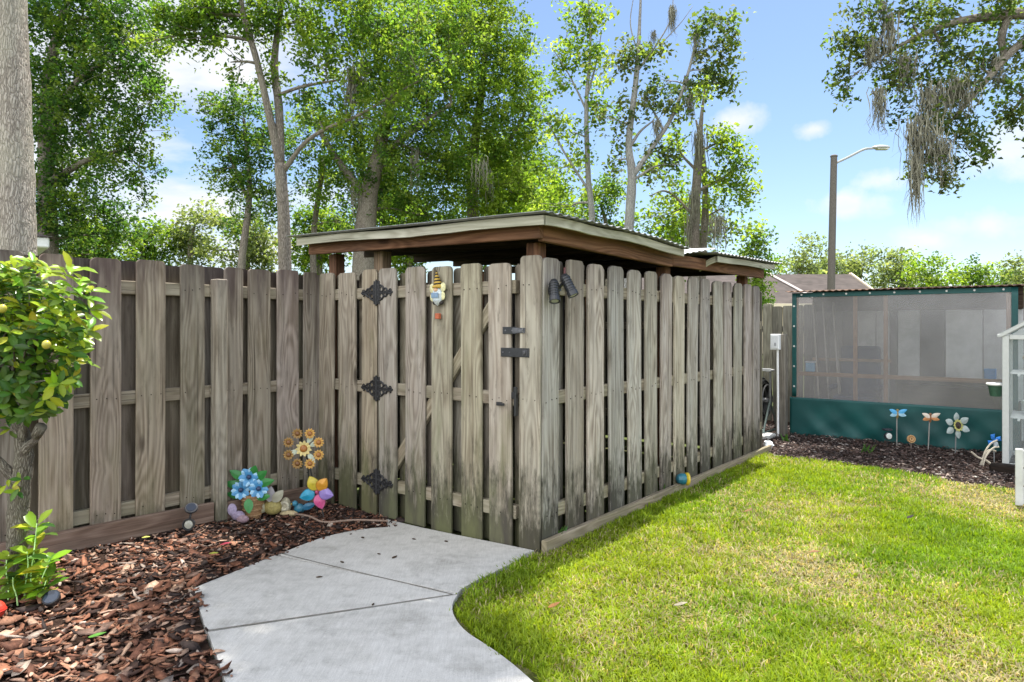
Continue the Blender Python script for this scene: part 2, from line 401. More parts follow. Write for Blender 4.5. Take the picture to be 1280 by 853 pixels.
def tree(name, label, Yb, stems, blobs, pal='mid', leaf=.09, barkm=None, group=None, twig_r=.012, moss=(), sparse=1.0, per=34, cover=1.0, cat='tree', nsub=9, base_z=0.0):
    """stems: list of [(px,py,Y,r), ...]; blobs: (px,py,Y,rx_px,ry_px[,density])"""
    barkm = barkm or BARK
    st = [[(P(a, b, c), r) for a, b, c, r in s] for s in stems]
    p0 = st[0][0][0]; root = thing(name, label, cat, (p0.x, p0.y, base_z), group)
    leaf *= .82
    mb = MB(); skel = []
    for s in st:
        pts = catmull([p for p, r in s], 6); rs = []
        m = len(s) - 1
        for i in range(len(pts)):
            t = i / 6; k = min(int(t), m - 1); fr = t - k
            rs.append(s[k][1] * (1 - fr) + s[k + 1][1] * fr)
        sides = 14 if s[0][1] > .12 else 8
        mb.tube(pts, rs, sides, jit=.05)
        skel += list(zip(pts, rs))
    cen = []; sz = []; cl = []
    palc = GREENS[pal]
    for bl in blobs:
        px, py, Y, rx, ry = bl[:5]; dens = (bl[5] if len(bl) > 5 else 1.0) * sparse
        c = P(px, py, Y); RX = 1.14 * rx / F * Y; RY = 1.14 * ry / F * Y; RD = (RX + RY) * .45
        a, ra = min(skel, key=lambda q: (q[0] - c).length + (.0 if q[0].z < c.z else .6 * (q[0].z - c.z)))
        r0 = min(ra * .55, .018 + .012 * (a - c).length)
        pts = sprig(a, c, .07); mb.tube(pts, [r0 * (1 - .7 * i / (len(pts) - 1)) for i in range(len(pts))], 6)
        vol = (RX * RY * RD) ** (1 / 3)
        ntw = max(6, int(dens * cover * 24 * RX * RY / (leaf * leaf) / per))
        for k in range(ntw):
            d = Vector((random.gauss(0, 1), random.gauss(0, 1), random.gauss(0, 1))).normalized() * (random.random() ** .45)
            tw = c + Vector((d.x * RX, d.y * RD, d.z * RY))
            if k < nsub:
                q = sprig(pts[int(len(pts) * rnd(.45, .95)) - 1], tw, .1)
                mb.tube(q, [max(twig_r * .35, r0 * .32 * (1 - .75 * i / (len(q) - 1))) for i in range(len(q))], 4, cap=False)
            m = int(per * rnd(.5, 1.5)); dirv = np.array([random.gauss(0, 1), random.gauss(0, 1), random.gauss(-.25, .5)])
            dirv /= np.linalg.norm(dirv); Lt = leaf * rnd(3, 6.5)
            t = RNG.uniform(-.5, .5, m)
            pos = np.array(tw) + t[:, None] * dirv * Lt + RNG.normal(size=(m, 3)) * leaf * .95
            cen.append(pos); sz.append(leaf * RNG.uniform(.6, 1.35, m))
            base = np.array(random.choice(palc)) * rnd(.78, 1.25)
            cl.append(base * RNG.uniform(.75, 1.3, (m, 1)) * np.array([1, 1, 1]) + 0)
    tr = mb.build('trunk', barkm, root, smooth=True)
    if cen:
        kite_leaves('crown', np.concatenate(cen), np.concatenate(sz), np.concatenate(cl), LEAF, root)
    if moss:
        for px, py, Y, w, ln, n in moss:
            mo = MB(); moss_bunch(mo, P(px, py, Y), w / F * Y, ln / F * Y, n); mo.build('hanging_moss', MOSS, root)
    return root
def moss_bunch(mo, p, w, ln, n):
    for i in range(int(n * 1.7)):
        a = p + Vector((random.gauss(0, w * .45), random.gauss(0, w * .4), random.gauss(0, w * .25)))
        L = ln * rnd(.35, 1.0); x, y = rnd(-.07, .07), rnd(-.07, .07); pts = []; m = 6
        for k in range(m + 1):
            t = k / m
            pts.append(a + Vector((x * t * L + random.gauss(0, .015), y * t * L + random.gauss(0, .015), -t * L)))
        g = rnd(.7, 1.2)
        r = rnd(.002, .0058) * (1 + L * .3)
        mo.tube(pts, [r * (.5 + 1.1 * math.sin(math.pi * min(1, k / m + .15)) * rnd(.5, 1.2)) * (1 if k < m else .1) for k in range(m + 1)], 4, (.26 * g, .25 * g, .19 * g), cap=False)
        if random.random() < .6:
            for q in range(3):
                s0 = pts[random.randint(1, m - 1)]
                mo.tube([s0, s0 + Vector((rnd(-.06, .06), rnd(-.06, .06), -rnd(.03, .12))), s0 + Vector((rnd(-.08, .08), rnd(-.08, .08), -rnd(.12, .25)))], [r * .6, r * .5, r * .1], 3, (.2 * g, .19 * g, .145 * g), cap=False)
# ------------------------------------------------------------------ world, sun, camera
SUN_EL = math.radians(70); SD = Vector((.52, .854, 0)).normalized()
w = bpy.data.worlds.new('World'); scene.world = w; w.use_nodes = True
nt = w.node_tree; nt.nodes.clear()
sky = nd(nt, 'ShaderNodeTexSky', sky_type='NISHITA', sun_disc=False, sun_elevation=SUN_EL, sun_rotation=math.atan2(SD.x, SD.y))
sky.air_density = 1.0; sky.dust_density = .6; sky.ozone_density = 3.0
tc = nt.nodes.new('ShaderNodeTexCoord').outputs['Generated']
sp = nt.nodes.new('ShaderNodeSeparateXYZ'); nt.links.new(tc, sp.inputs[0])
zz = mth(nt, 'ADD', mth(nt, 'MAXIMUM', sp.outputs[2], 0.0), .22)
cv = nt.nodes.new('ShaderNodeCombineXYZ')
nt.links.new(mth(nt, 'DIVIDE', sp.outputs[0], zz), cv.inputs[0]); nt.links.new(mth(nt, 'DIVIDE', sp.outputs[1], zz), cv.inputs[1])
n1 = noise(nt, mapping(nt, cv.outputs[0], (1.5, 1.9, 1), (4.2, 1.7, 0)), 1.0, 7, .56)
lft = nt.nodes.new('ShaderNodeMapRange'); lft.inputs[1].default_value = .12; lft.inputs[2].default_value = -.42; lft.inputs[3].default_value = -.12; lft.inputs[4].default_value = .16
nt.links.new(sp.outputs[0], lft.inputs[0])
lo = nt.nodes.new('ShaderNodeMapRange'); lo.inputs[1].default_value = .42; lo.inputs[2].default_value = .08; lo.inputs[3].default_value = -.05; lo.inputs[4].default_value = .0
nt.links.new(sp.outputs[2], lo.inputs[0])
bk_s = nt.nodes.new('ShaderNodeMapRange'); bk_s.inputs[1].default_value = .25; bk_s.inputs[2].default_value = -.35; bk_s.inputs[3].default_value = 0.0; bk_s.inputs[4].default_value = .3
nt.links.new(sp.outputs[1], bk_s.inputs[0])                     # unseen cloud added behind the camera to lift the fences' shade
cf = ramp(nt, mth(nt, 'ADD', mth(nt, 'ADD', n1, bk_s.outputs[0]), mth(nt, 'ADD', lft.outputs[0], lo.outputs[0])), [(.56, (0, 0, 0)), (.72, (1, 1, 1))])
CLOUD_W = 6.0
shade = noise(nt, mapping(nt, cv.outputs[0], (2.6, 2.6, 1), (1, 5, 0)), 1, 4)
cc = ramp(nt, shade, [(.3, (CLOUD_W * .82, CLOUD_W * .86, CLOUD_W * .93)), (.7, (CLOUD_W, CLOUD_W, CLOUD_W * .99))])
# small fair-weather puffs in the east, each a direction on the sky
pf = None; fuzz = noise(nt, tc, 16, 5, .6)
for px, py, rr in ((1062, 256, .034), (1106, 224, .028), (1018, 162, .02), (922, 152, .03), (1262, 190, .05), (1236, 280, .03), (1195, 283, .022), (1160, 300, .03)):
    d = (P(px, py, 1) - Vector((0, 0, CH))).normalized()
    vm = nt.nodes.new('ShaderNodeVectorMath'); vm.operation = 'SUBTRACT'; nt.links.new(tc, vm.inputs[0]); vm.inputs[1].default_value = d
    vs = nt.nodes.new('ShaderNodeVectorMath'); vs.operation = 'MULTIPLY'; nt.links.new(vm.outputs[0], vs.inputs[0]); vs.inputs[1].default_value = (1, 1, 2.0)
    ln = nt.nodes.new('ShaderNodeVectorMath'); ln.operation = 'LENGTH'; nt.links.new(vs.outputs[0], ln.inputs[0])
    q = mth(nt, 'ADD', mth(nt, 'SUBTRACT', 1.0, mth(nt, 'DIVIDE', ln.outputs['Value'], rr * 1.35)), mth(nt, 'MULTIPLY', mth(nt, 'SUBTRACT', fuzz, .5), 2.4))
    q = mth(nt, 'MULTIPLY', q, 1.1, clamp=True)
    pf = q if pf is None else mth(nt, 'MAXIMUM', pf, q)
cf2 = mth(nt, 'MAXIMUM', mth(nt, 'MULTIPLY', cf, .92), mth(nt, 'MULTIPLY', pf, .85))
bb = nt.nodes.new('ShaderNodeMapRange'); bb.inputs[1].default_value = .1; bb.inputs[2].default_value = -.4; bb.inputs[3].default_value = 1.0; bb.inputs[4].default_value = 3.4  # the added cloud behind the camera is brightened as fill light
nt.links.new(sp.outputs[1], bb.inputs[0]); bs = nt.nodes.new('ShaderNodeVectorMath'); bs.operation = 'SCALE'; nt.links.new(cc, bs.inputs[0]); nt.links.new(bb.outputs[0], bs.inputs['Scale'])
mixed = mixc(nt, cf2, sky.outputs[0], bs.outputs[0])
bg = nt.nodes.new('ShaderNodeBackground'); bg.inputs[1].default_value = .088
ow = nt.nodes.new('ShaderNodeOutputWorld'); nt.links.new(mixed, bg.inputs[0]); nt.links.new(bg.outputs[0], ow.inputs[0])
sl = bpy.data.lights.new('sun', 'SUN'); sl.energy = 5.0; sl.angle = math.radians(.53); sl.color = (1, .955, .88)
so = bpy.data.objects.new('sun', sl); COL.objects.link(so)
sdir = Vector((SD.x * math.cos(SUN_EL), SD.y * math.cos(SUN_EL), math.sin(SUN_EL)))
so.rotation_euler = (-sdir).to_track_quat('-Z', 'Y').to_euler(); so.location = (3, 8, 20)
cam = bpy.data.cameras.new('camera'); co = bpy.data.objects.new('camera', cam); COL.objects.link(co); scene.camera = co
co.location = (0, 0, CH); co.rotation_euler = (math.radians(90), 0, 0)
cam.sensor_width = 36; cam.lens = 36 * F / 1280; cam.shift_y = -(426.5 - HY) / 1280; cam.clip_start = .05; cam.clip_end = 3000
vs_ = scene.view_settings; vs_.view_transform = 'Standard'; vs_.look = 'None'; vs_.exposure = 1.12; vs_.gamma = 1; vs_.use_curve_mapping = False
scene.render.engine = 'CYCLES'; cy = scene.cycles
cy.max_bounces = 8; cy.diffuse_bounces = 4; cy.transparent_max_bounces = 12; cy.transmission_bounces = 6; cy.glossy_bounces = 3
cy.use_denoising = True; cy.sample_clamp_indirect = 6
# ------------------------------------------------------------------ ground
def struct(name, me_mat_build): tag(me_mat_build, kind='structure'); return me_mat_build
def ground_mat():
    m, nt, n, l = newmat('ground_soil'); p = wpos(nt)
    a = noise(nt, p, .35, 6, .6); b = noise(nt, p, 9, 5, .6)
    c = ramp(nt, mth(nt, 'ADD', mth(nt, 'MULTIPLY', a, .6), mth(nt, 'MULTIPLY', b, .4)), [(.35, (.05, .06, .02)), (.5, (.08, .1, .03)), (.65, (.12, .1, .06))])
    pbsdf(nt, c, .95, bump=b, bstr=.5, bdist=.02, spec=.1); return m
def grid_surface(name, xs, ys, mat, dz=0.0):
    mb = MB(); idx = {}
    for i, x in enumerate(xs):
        for j, y in enumerate(ys):
            idx[i, j] = len(mb.v); mb.v.append(Vector((x, y, gz(x, y) + dz)))
    for i in range(len(xs) - 1):
        for j in range(len(ys) - 1):
            mb.face((idx[i, j], idx[i + 1, j], idx[i + 1, j + 1], idx[i, j + 1]))
    return mb.build(name, mat, smooth=True)
xs = sorted(set([-900, -300, -100, -40, -15, -8] + [-6 + .3 * i for i in range(45)] + [9, 15, 40, 100, 300, 900]))
ys = sorted(set([-300, -60, -15, -4] + [-1 + .3 * i for i in range(50)] + [16, 20, 40, 100, 300, 900]))
tag(grid_surface('ground', xs, ys, ground_mat(), -.03), kind='structure')
def subdiv_poly(name, outline, mat, dz, step=.22, skirt=0.0):
    """flat sheet over a polygon, cut into a grid so that it follows the ground"""
    import bmesh
    bm = bmesh.new(); vs = [bm.verts.new((x, y, 0)) for x, y in outline]; f = bm.faces.new(vs)
    if f.normal.z < 0: f.normal_flip()
    x0 = min(p[0] for p in outline); x1 = max(p[0] for p in outline); y0 = min(p[1] for p in outline); y1 = max(p[1] for p in outline)
    for a0, a1, nx, ny in ((x0, x1, 1, 0), (y0, y1, 0, 1)):
        t = a0 + step
        while t < a1:
            bmesh.ops.bisect_plane(bm, geom=bm.verts[:] + bm.edges[:] + bm.faces[:], plane_co=(t * nx, t * ny, 0), plane_no=(nx, ny, 0)); t += step
    bm.normal_update()
    for fa in bm.faces:
        if fa.normal.z < 0: fa.normal_flip()
    for v in bm.verts: v.co.z = gz(v.co.x, v.co.y) + dz
    if skirt:
        be = [e for e in bm.edges if e.is_boundary]
        r = bmesh.ops.extrude_edge_only(bm, edges=be)
        for v in [q for q in r['geom'] if isinstance(q, bmesh.types.BMVert)]: v.co.z -= skirt
        bmesh.ops.recalc_face_normals(bm, faces=bm.faces[:])
        ups = [fa for fa in bm.faces if abs(fa.normal.z) > .8]
        if ups and sum(fa.normal.z for fa in ups) < 0: bmesh.ops.reverse_faces(bm, faces=bm.faces[:])
    me = bpy.data.meshes.new(name); bm.to_mesh(me); bm.free()
    ca = me.color_attributes.new('Col', 'FLOAT_COLOR', 'POINT')
    ca.data.foreach_set('color', [1.0] * (4 * len(me.vertices)))
    return link_mesh(name, me, mat, None)
def smooth_px(pts, k=5):
    q = catmull([Vector((a, b, 0)) for a, b in pts], k); return [(p.x, p.y) for p in q]
def w2(pts): return [(G(a, b).x, G(a, b).y) for a, b in pts]
# concrete path: three slabs
pathR = smooth_px([(660, 690), (648, 700), (622, 714), (588, 731), (569, 747), (566, 766), (580, 787), (610, 808), (640, 831), (668, 856), (705, 890)], 4)
pathL = smooth_px([(485, 650), (450, 653), (410, 662), (380, 673), (345, 689), (300, 709), (265, 724), (240, 736)], 4)
pathL2 = [(240, 736), (246, 757), (257, 792), (268, 825), (279, 860), (290, 895)]
gateW = [(C0.x + V.x * s - U.x * .012, C0.y + V.y * s - U.y * .012) for s in (.03, .5, 1.0, 1.42)]
RW = w2(pathR); LW = w2(pathL); L2W = w2(pathL2)
J1a = (G(350, 687).x, G(350, 687).y); J1b = (G(566, 744).x, G(566, 744).y); J2a = (G(258, 791).x, G(258, 791).y)
iR = min(range(len(RW)), key=lambda i: (RW[i][0] - J1b[0]) ** 2 + (RW[i][1] - J1b[1]) ** 2)
iL = min(range(len(LW)), key=lambda i: (LW[i][0] - J1a[0]) ** 2 + (LW[i][1] - J1a[1]) ** 2)
iL2 = 2
def shrink(poly, d=.011):
    cx = sum(p[0] for p in poly) / len(poly); cy_ = sum(p[1] for p in poly) / len(poly)
    return [(x + (cx - x) / math.hypot(cx - x, cy_ - y) * d, y + (cy_ - y) / math.hypot(cx - x, cy_ - y) * d) for x, y in poly]
def concrete():
    m, nt, n, l = newmat('broom_finished_concrete'); p = wpos(nt)
    a = noise(nt, p, 1.4, 5, .6); b = noise(nt, p, 14, 6, .65); f = noise(nt, p, 220, 2, .6)
    t = mth(nt, 'ADD', mth(nt, 'MULTIPLY', a, .55), mth(nt, 'MULTIPLY', b, .45))
    c = ramp(nt, t, [(.34, (.44, .425, .39)), (.5, (.56, .542, .505)), (.66, (.63, .612, .575))])
    dirt = ramp(nt, noise(nt, mapping(nt, p, (1, 1, 1), (5, 2, 0)), 3.2, 7, .72), [(.53, (0, 0, 0)), (.72, (1, 1, 1))])
    c = mixc(nt, mth(nt, 'MULTIPLY', dirt, .5), c, (.2, .19, .16))
    br_ = noise(nt, mapping(nt, p, (140, 9, 1), (0, 0, 0)), 1, 3, .6)                          # broom strokes
    c = mixc(nt, 1.0, c, ramp(nt, br_, [(.3, (.84, .84, .84)), (.65, (1, 1, 1))]), 'MULTIPLY')
    spk = ramp(nt, noise(nt, p, 46, 3, .7), [(.66, (0, 0, 0)), (.74, (1, 1, 1))]); c = mixc(nt, mth(nt, 'MULTIPLY', spk, .5), c, (.13, .12, .1))
    sp_ = ramp(nt, f, [(.3, (.82, .82, .82)), (.6, (1, 1, 1))]); c = mixc(nt, 1.0, c, sp_, 'MULTIPLY')
    pbsdf(nt, c, .85, bump=mth(nt, 'ADD', f, mth(nt, 'MULTIPLY', b, .8)), bstr=.25, bdist=.004, spec=.3); return m
CONC = concrete()
far_edge = list(reversed(gateW))                         # from hinge side to latch side
slab1 = LW[:iL + 1][::-1] + [(p[0], p[1]) for p in far_edge] + RW[:iR + 1]
slab2 = [LW[iL]] + [RW[iR]] + [L2W[iL2]] + L2W[:iL2][::-1] + LW[iL:][::-1][1:-1]
slab3 = [L2W[iL2]] + RW[iR:] + L2W[iL2 + 1:][::-1]
import bmesh
pbm = bmesh.new()
for i, s in enumerate((slab1, slab2, slab3)):
    o = subdiv_poly('tmp', shrink(s), CONC, .012, .2, .09); pbm.from_mesh(o.data); me_ = o.data; bpy.data.objects.remove(o); bpy.data.meshes.remove(me_)
me = bpy.data.meshes.new('path'); pbm.to_mesh(me); pbm.free()
path = link_mesh('path', me, CONC, None); tag(path, kind='structure')
bv = path.modifiers.new('bevel', 'BEVEL'); bv.width = .008; bv.segments = 2; bv.limit_method = 'ANGLE'; bv.angle_limit = math.radians(50)
m = MB()
for a, b in ((J1a, J1b), (J2a, J1b)):
    a = Vector((*a, 0)); b = Vector((*b, 0)); d = (b - a).normalized(); e_ = d.cross(Z) * .004; k_ = 14; ids = []
    for i in range(k_ + 1):
        q = a.lerp(b, i / k_); q.z = gz(q.x, q.y) + .0145; w_ = rnd(.75, 1.25)
        ids.append((len(m.v), len(m.v) + 1)); m.v += [q - e_ * w_, q + e_ * w_]
    for i in range(k_): m.face((ids[i][0], ids[i][1], ids[i + 1][1], ids[i + 1][0]), (.17, .155, .13))
tag(m.build('path_joint', MATTE), kind='structure')
# soil under lawn and mulch
def lawn_mat():
    m, nt, n, l = newmat('lawn_soil'); p = wpos(nt)
    a = noise(nt, p, 2.2, 6, .65); b = noise(nt, p, 45, 5, .7)
    c = ramp(nt, mth(nt, 'ADD', mth(nt, 'MULTIPLY', a, .5), mth(nt, 'MULTIPLY', b, .5)), [(.36, (.06, .07, .02)), (.5, (.12, .13, .035)), (.64, (.24, .2, .11))])
    pbsdf(nt, c, .95, bump=b, bstr=.8, bdist=.02, spec=.1); return m
def bed_mat():
    m, nt, n, l = newmat('bark_mulch_base'); p = wpos(nt)
    vo = n.new('ShaderNodeTexVoronoi'); vo.inputs['Scale'].default_value = 38; l.new(p, vo.inputs['Vector'])
    b = noise(nt, p, 60, 5, .7)
    c = mixc(nt, .5, ramp(nt, vo.outputs['Color'], [(.2, (.018, .011, .009)), (.6, (.045, .024, .017)), (.9, (.09, .055, .04))]), ramp(nt, b, [(.3, (.015, .01, .008)), (.7, (.08, .05, .035))]))
    pbsdf(nt, c, .95, bump=b, bstr=1, bdist=.03, spec=.1); return m
kick = lambda s, off=.0: (C0 + U * s + N * off)
lawn_poly = [tuple(kick(0, .03).xy)] + [tuple(kick(4.35, .03).xy), (2.78, 7.26), (3.3, 6.95), (3.75, 6.42), (4.15, 5.92), (4.6, 5.5), (5.6, 4.7), (7.5, 3.4), (7.5, .6), (.9, .6), (.62, 1.9)] + RW[::-1][2:]
tag(subdiv_poly('lawn', lawn_poly, lawn_mat(), -.012, .3), kind='structure')
bedL = [tuple((L0 - U * 3.6 + N * -.1).xy), tuple((L0 + N * -.1).xy), tuple((C0 + V * 1.38 + U * .1).xy)] + LW + L2W[1:] + [(-1.0, .6), (-4.5, .6)]
BED = bed_mat()
tag(subdiv_poly('mulch_bed', bedL, BED, -.006, .3), kind='structure')
bedR = [(2.62, 7.5), (2.78, 7.24), (3.3, 6.93), (3.75, 6.40), (4.15, 5.90), (4.6, 5.48), (5.6, 4.68), (7.5, 3.38), (9, 5), (9, 11), (2.5, 11.3)]
tag(subdiv_poly('back_bed', bedR, BED, -.02, .5), kind='structure')
# ------------------------------------------------------------------ value noise for scattering
_pt = RNG.uniform(0, 1, (256, 256))
def vnoise(x, y, s):
    x = x * s + 57.3; y = y * s + 91.7; i = np.floor(x).astype(int); j = np.floor(y).astype(int); fx = x - i; fy = y - j
    fx = fx * fx * (3 - 2 * fx); fy = fy * fy * (3 - 2 * fy); g = lambda a, b: _pt[a % 256, b % 256]
    return (g(i, j) * (1 - fx) + g(i + 1, j) * fx) * (1 - fy) + (g(i, j + 1) * (1 - fx) + g(i + 1, j + 1) * fx) * fy
def in_poly(x, y, poly):
    ins = np.zeros(len(x), bool); n = len(poly)
    for i in range(n):
        x0, y0 = poly[i]; x1, y1 = poly[(i + 1) % n]
        if y0 == y1: continue
        c = ((y0 > y) != (y1 > y)) & (x < (x1 - x0) * (y - y0) / (y1 - y0) + x0); ins ^= c
    return ins
gzv = lambda x, y: -.062 * np.exp(-((x + 1.0) ** 2 + (y - 5.1) ** 2) / 1.62)
# grass
def make_grass():
    xs_, ys_ = [], []
    for (y0, y1, dn) in ((1.9, 3.3, 21000), (3.3, 4.4, 16000), (4.4, 5.6, 11000), (5.6, 7.4, 8000)):
        n = int(dn * (y1 - y0) * 5.6); x = RNG.uniform(-.4, 5.2, n); y = RNG.uniform(y0, y1, n)
        k = (np.abs(x) < .78 * y + .35); xs_.append(x[k]); ys_.append(y[k])
    x = np.concatenate(xs_); y = np.concatenate(ys_)
    jx = x + RNG.normal(0, .015, len(x)); jy = y + RNG.normal(0, .015, len(x))
    k = in_poly(jx, jy, lawn_poly); x, y = x[k], y[k]
    dry = np.zeros(len(x))
    for px, py, r, a in ((930, 700, .32, .75), (1010, 715, .3, .9), (985, 690, .22, .6), (1000, 640, .45, .45), (1060, 640, .3, .3), (760, 790, .12, .35), (1215, 820, .35, .75), (1180, 765, .4, .45), (1120, 775, .3, .3), (880, 660, .4, .35), (750, 730, .18, .3), (1265, 625, .5, .9), (690, 690, .2, .3), (850, 745, .25, .4)):
        q = G(px, py); dry = np.maximum(dry, a * np.exp(-((x - q.x) ** 2 + ((y - q.y) * .8) ** 2) / (2 * r * r)))
    dry = np.clip(dry * (.5 + 1.1 * vnoise(x, y, 5)) + .5 * (vnoise(x, y, 2.1) - .5) + .32 * (vnoise(x, y, 9) - .45), 0, 1)
    keep = RNG.uniform(0, 1, len(x)) > dry * .52; x, y, dry = x[keep], y[keep], dry[keep]
    dmin = np.full(len(x), 9.0)                                        # the turf stops raggedly short of the concrete
    for (ax_, ay_), (bx_, by_) in zip(RW[:-1], RW[1:]):
        vx, vy = bx_ - ax_, by_ - ay_; t = np.clip(((x - ax_) * vx + (y - ay_) * vy) / (vx * vx + vy * vy + 1e-9), 0, 1)
        dmin = np.minimum(dmin, np.hypot(x - ax_ - t * vx, y - ay_ - t * vy))
    keep = dmin > .075 * vnoise(x, y, 7.0) ** 1.5 - .004; x, y, dry = x[keep], y[keep], dry[keep]
    n = len(x); z = gzv(x, y) - .014
    cl_ = vnoise(x, y, 13.0); tall = .55 + .5 * vnoise(x, y, 3.0) + .55 * cl_
    ln = RNG.uniform(.022, .058, n) * tall * (1 - .45 * dry); wd = RNG.uniform(.0022, .0042, n) * (.75 + .12 * y)
    az = RNG.uniform(0, 2 * np.pi, n); lean = RNG.uniform(.15, .95, n) + dry * .35
    dx, dy = np.cos(az), np.sin(az); fx_, fy_ = -dy * wd, dx * wd
    b = np.stack([x, y, z], 1); v = np.empty((n, 5, 3))
    side = np.stack([fx_, fy_, np.zeros(n)], 1); dirh = np.stack([dx, dy, np.zeros(n)], 1)
    mid = b + dirh * (ln * .35 * lean)[:, None] + np.array([0, 0, 1]) * (ln * .6)[:, None]
    tip = b + dirh * (ln * lean)[:, None] + np.array([0, 0, 1]) * (ln * (1.05 - .35 * lean))[:, None]
    v[:, 0] = b - side; v[:, 1] = b + side; v[:, 2] = mid + side * .8; v[:, 3] = mid - side * .8; v[:, 4] = tip
    hue = vnoise(x, y, 1.6)
    c1 = np.array([.145, .25, .012]); c2 = np.array([.25, .32, .018]); straw = np.array([.42, .36, .2])
    col = c1 + (c2 - c1) * np.clip(hue * 1.2 - .1 + RNG.normal(0, .22, n), 0, 1)[:, None]
    isd = RNG.uniform(0, 1, n) < (dry * .8 + .012)
    col = np.where(isd[:, None], straw * RNG.uniform(.6, 1.15, (n, 1)), col) * RNG.uniform(.75, 1.2, (n, 1)) * (.82 + .42 * vnoise(x, y, 8.0))[:, None]
    o5 = np.arange(n)[:, None] * 5
    fq = np.concatenate([o5 + np.array([0, 1, 2, 3]), o5 + np.array([3, 2, 4])], 1)
    cnt = np.tile([4, 3], n)
    g = np_mesh('grass', v.reshape(-1, 3), cnt, fq.ravel(), np.repeat(col, 5, 0), GRASSM)
    tag(g, 'short sunlit yellow-green lawn grass with dry straw patches', 'grass', kind='stuff')
make_grass()
# chips
CHIPM = painted('bark_chips', .8, spec=.25, nz=.5, nsc=70, bstr=.5)
def chips(name, x, y, z, ln, wd, th, tilt, col, label):
    n = len(x); k = 7; ang = np.linspace(0, 2 * np.pi, k, endpoint=False)[None] + RNG.uniform(-.3, .3, (n, k))
    r = RNG.uniform(.62, 1.0, (n, k)); lx = np.sign(np.cos(ang)) * np.abs(np.cos(ang)) ** .7 * r * ln[:, None] * .5; ly = np.sin(ang) * r * wd[:, None] * .5
    curl = RNG.uniform(-.5, .9, n)[:, None] * (lx ** 2) / ln[:, None] * 1.2 + RNG.uniform(-.12, .12, (n, k)) * wd[:, None]
    top = np.stack([lx, ly, curl + th[:, None]], 2); bot = np.stack([lx * .93, ly * .93, curl], 2)
    mid = np.stack([np.zeros(n), np.zeros(n), th * RNG.uniform(1.0, 1.9, n)], 1)[:, None]
    v = np.concatenate([top, bot, mid], 1)
    az = RNG.uniform(0, 2 * np.pi, n); ax = RNG.normal(0, tilt, n); ay = RNG.normal(0, tilt * .6, n)
    def rot(v, a, i, j):
        c, s = np.cos(a)[:, None], np.sin(a)[:, None]; p, q = v[..., i].copy(), v[..., j].copy()
        v[..., i] = p * c - q * s; v[..., j] = p * s + q * c
    rot(v, ax, 1, 2); rot(v, ay, 0, 2); rot(v, az, 0, 1)
    v += np.stack([x, y, z], 1)[:, None]
    m = 2 * k + 1; off = np.arange(n)[:, None] * m; fl = []; cnt = []
    for i in range(k): fl.append(off + np.array([i, (i + 1) % k, 2 * k])); cnt.append(3)
    for i in range(k): fl.append(off + np.array([k + i, k + (i + 1) % k, (i + 1) % k, i])); cnt.append(4)
    idx = np.concatenate(fl, 1).ravel()
    o = np_mesh(name, v.reshape(-1, 3), np.tile(cnt, n), idx, np.repeat(col, m, 0), CHIPM)
    tag(o, label, 'mulch', kind='stuff'); return o
CH_COL = np.array([[.05, .027, .02], [.12, .052, .032], [.2, .085, .048], [.28, .14, .085], [.36, .235, .165], [.34, .27, .22], [.03, .02, .017], [.16, .1, .075]])
def left_chips():
    n = 30000; x = RNG.uniform(-4.3, -.6, n); y = RNG.uniform(1.9, 5.7, n)
    k = in_poly(x, y, bedL) & (np.abs(x) < .82 * y + .3); x, y = x[k], y[k]
    far = np.clip((y - 3.4 + (x + 2.2) * .35) / 1.3, 0, 1)                 # fine dark bits collect near the gate
    k = RNG.uniform(0, 1, len(x)) < (.55 + .45 * far); x, y, far = x[k], y[k], far[k]; n = len(x)
    jx_ = RNG.normal(0, .028, n); jy_ = RNG.normal(0, .028, n); x = x + jx_; y = y + jy_
    ln = np.clip(RNG.lognormal(np.log(.056), .6, n), .012, .17) * (1 - .42 * far); wd = ln * RNG.uniform(.2, .55, n)
    th = RNG.uniform(.002, .007, n); z = gzv(x, y) + RNG.uniform(-.006, .026, n) * (1 - .2 * far); z = np.where(in_poly(x, y, bedL), z, np.maximum(z, gzv(x, y) + .016))
    p = np.array([.13, .17, .2, .18, .1, .05, .08, .09]); pf_ = np.array([.22, .18, .11, .05, .05, .05, .26, .08])
    u = RNG.uniform(0, 1, n); ci = np.where(RNG.uniform(0, 1, n) < far, np.searchsorted(np.cumsum(pf_), u), np.searchsorted(np.cumsum(p), u)).clip(0, 7)
    chips('bark_chips', x, y, z, ln, wd, th, .32, CH_COL[ci] * RNG.uniform(.8, 1.5, (n, 1)), 'red-brown bark chips covering the bed between left fence and path')
left_chips()
def right_chips():
    n = 26000; x = RNG.uniform(2.5, 6.4, n); y = RNG.uniform(4.6, 9.6, n)
    k = in_poly(x, y, bedR) & (x < .8 * y + .4) & (x > .33 * y); x, y = x[k], y[k]; n = len(x)
    ln = np.clip(RNG.lognormal(np.log(.036), .45, n), .012, .1); wd = ln * RNG.uniform(.25, .6, n)
    cc_ = np.array([[.04, .03, .028], [.075, .052, .045], [.11, .07, .058], [.22, .17, .145], [.4, .36, .32]])
    ci = np.searchsorted(np.cumsum([.34, .32, .2, .1, .04]), RNG.uniform(0, 1, n)).clip(0, 4)
    z = RNG.uniform(-.02, .012, n)
    chips('shredded_mulch', x, y, z, ln, wd, RNG.uniform(.002, .006, n), .3, cc_[ci] * RNG.uniform(.7, 1.2, (n, 1)), 'fine dark shredded mulch between lawn and green screened shed')
right_chips()
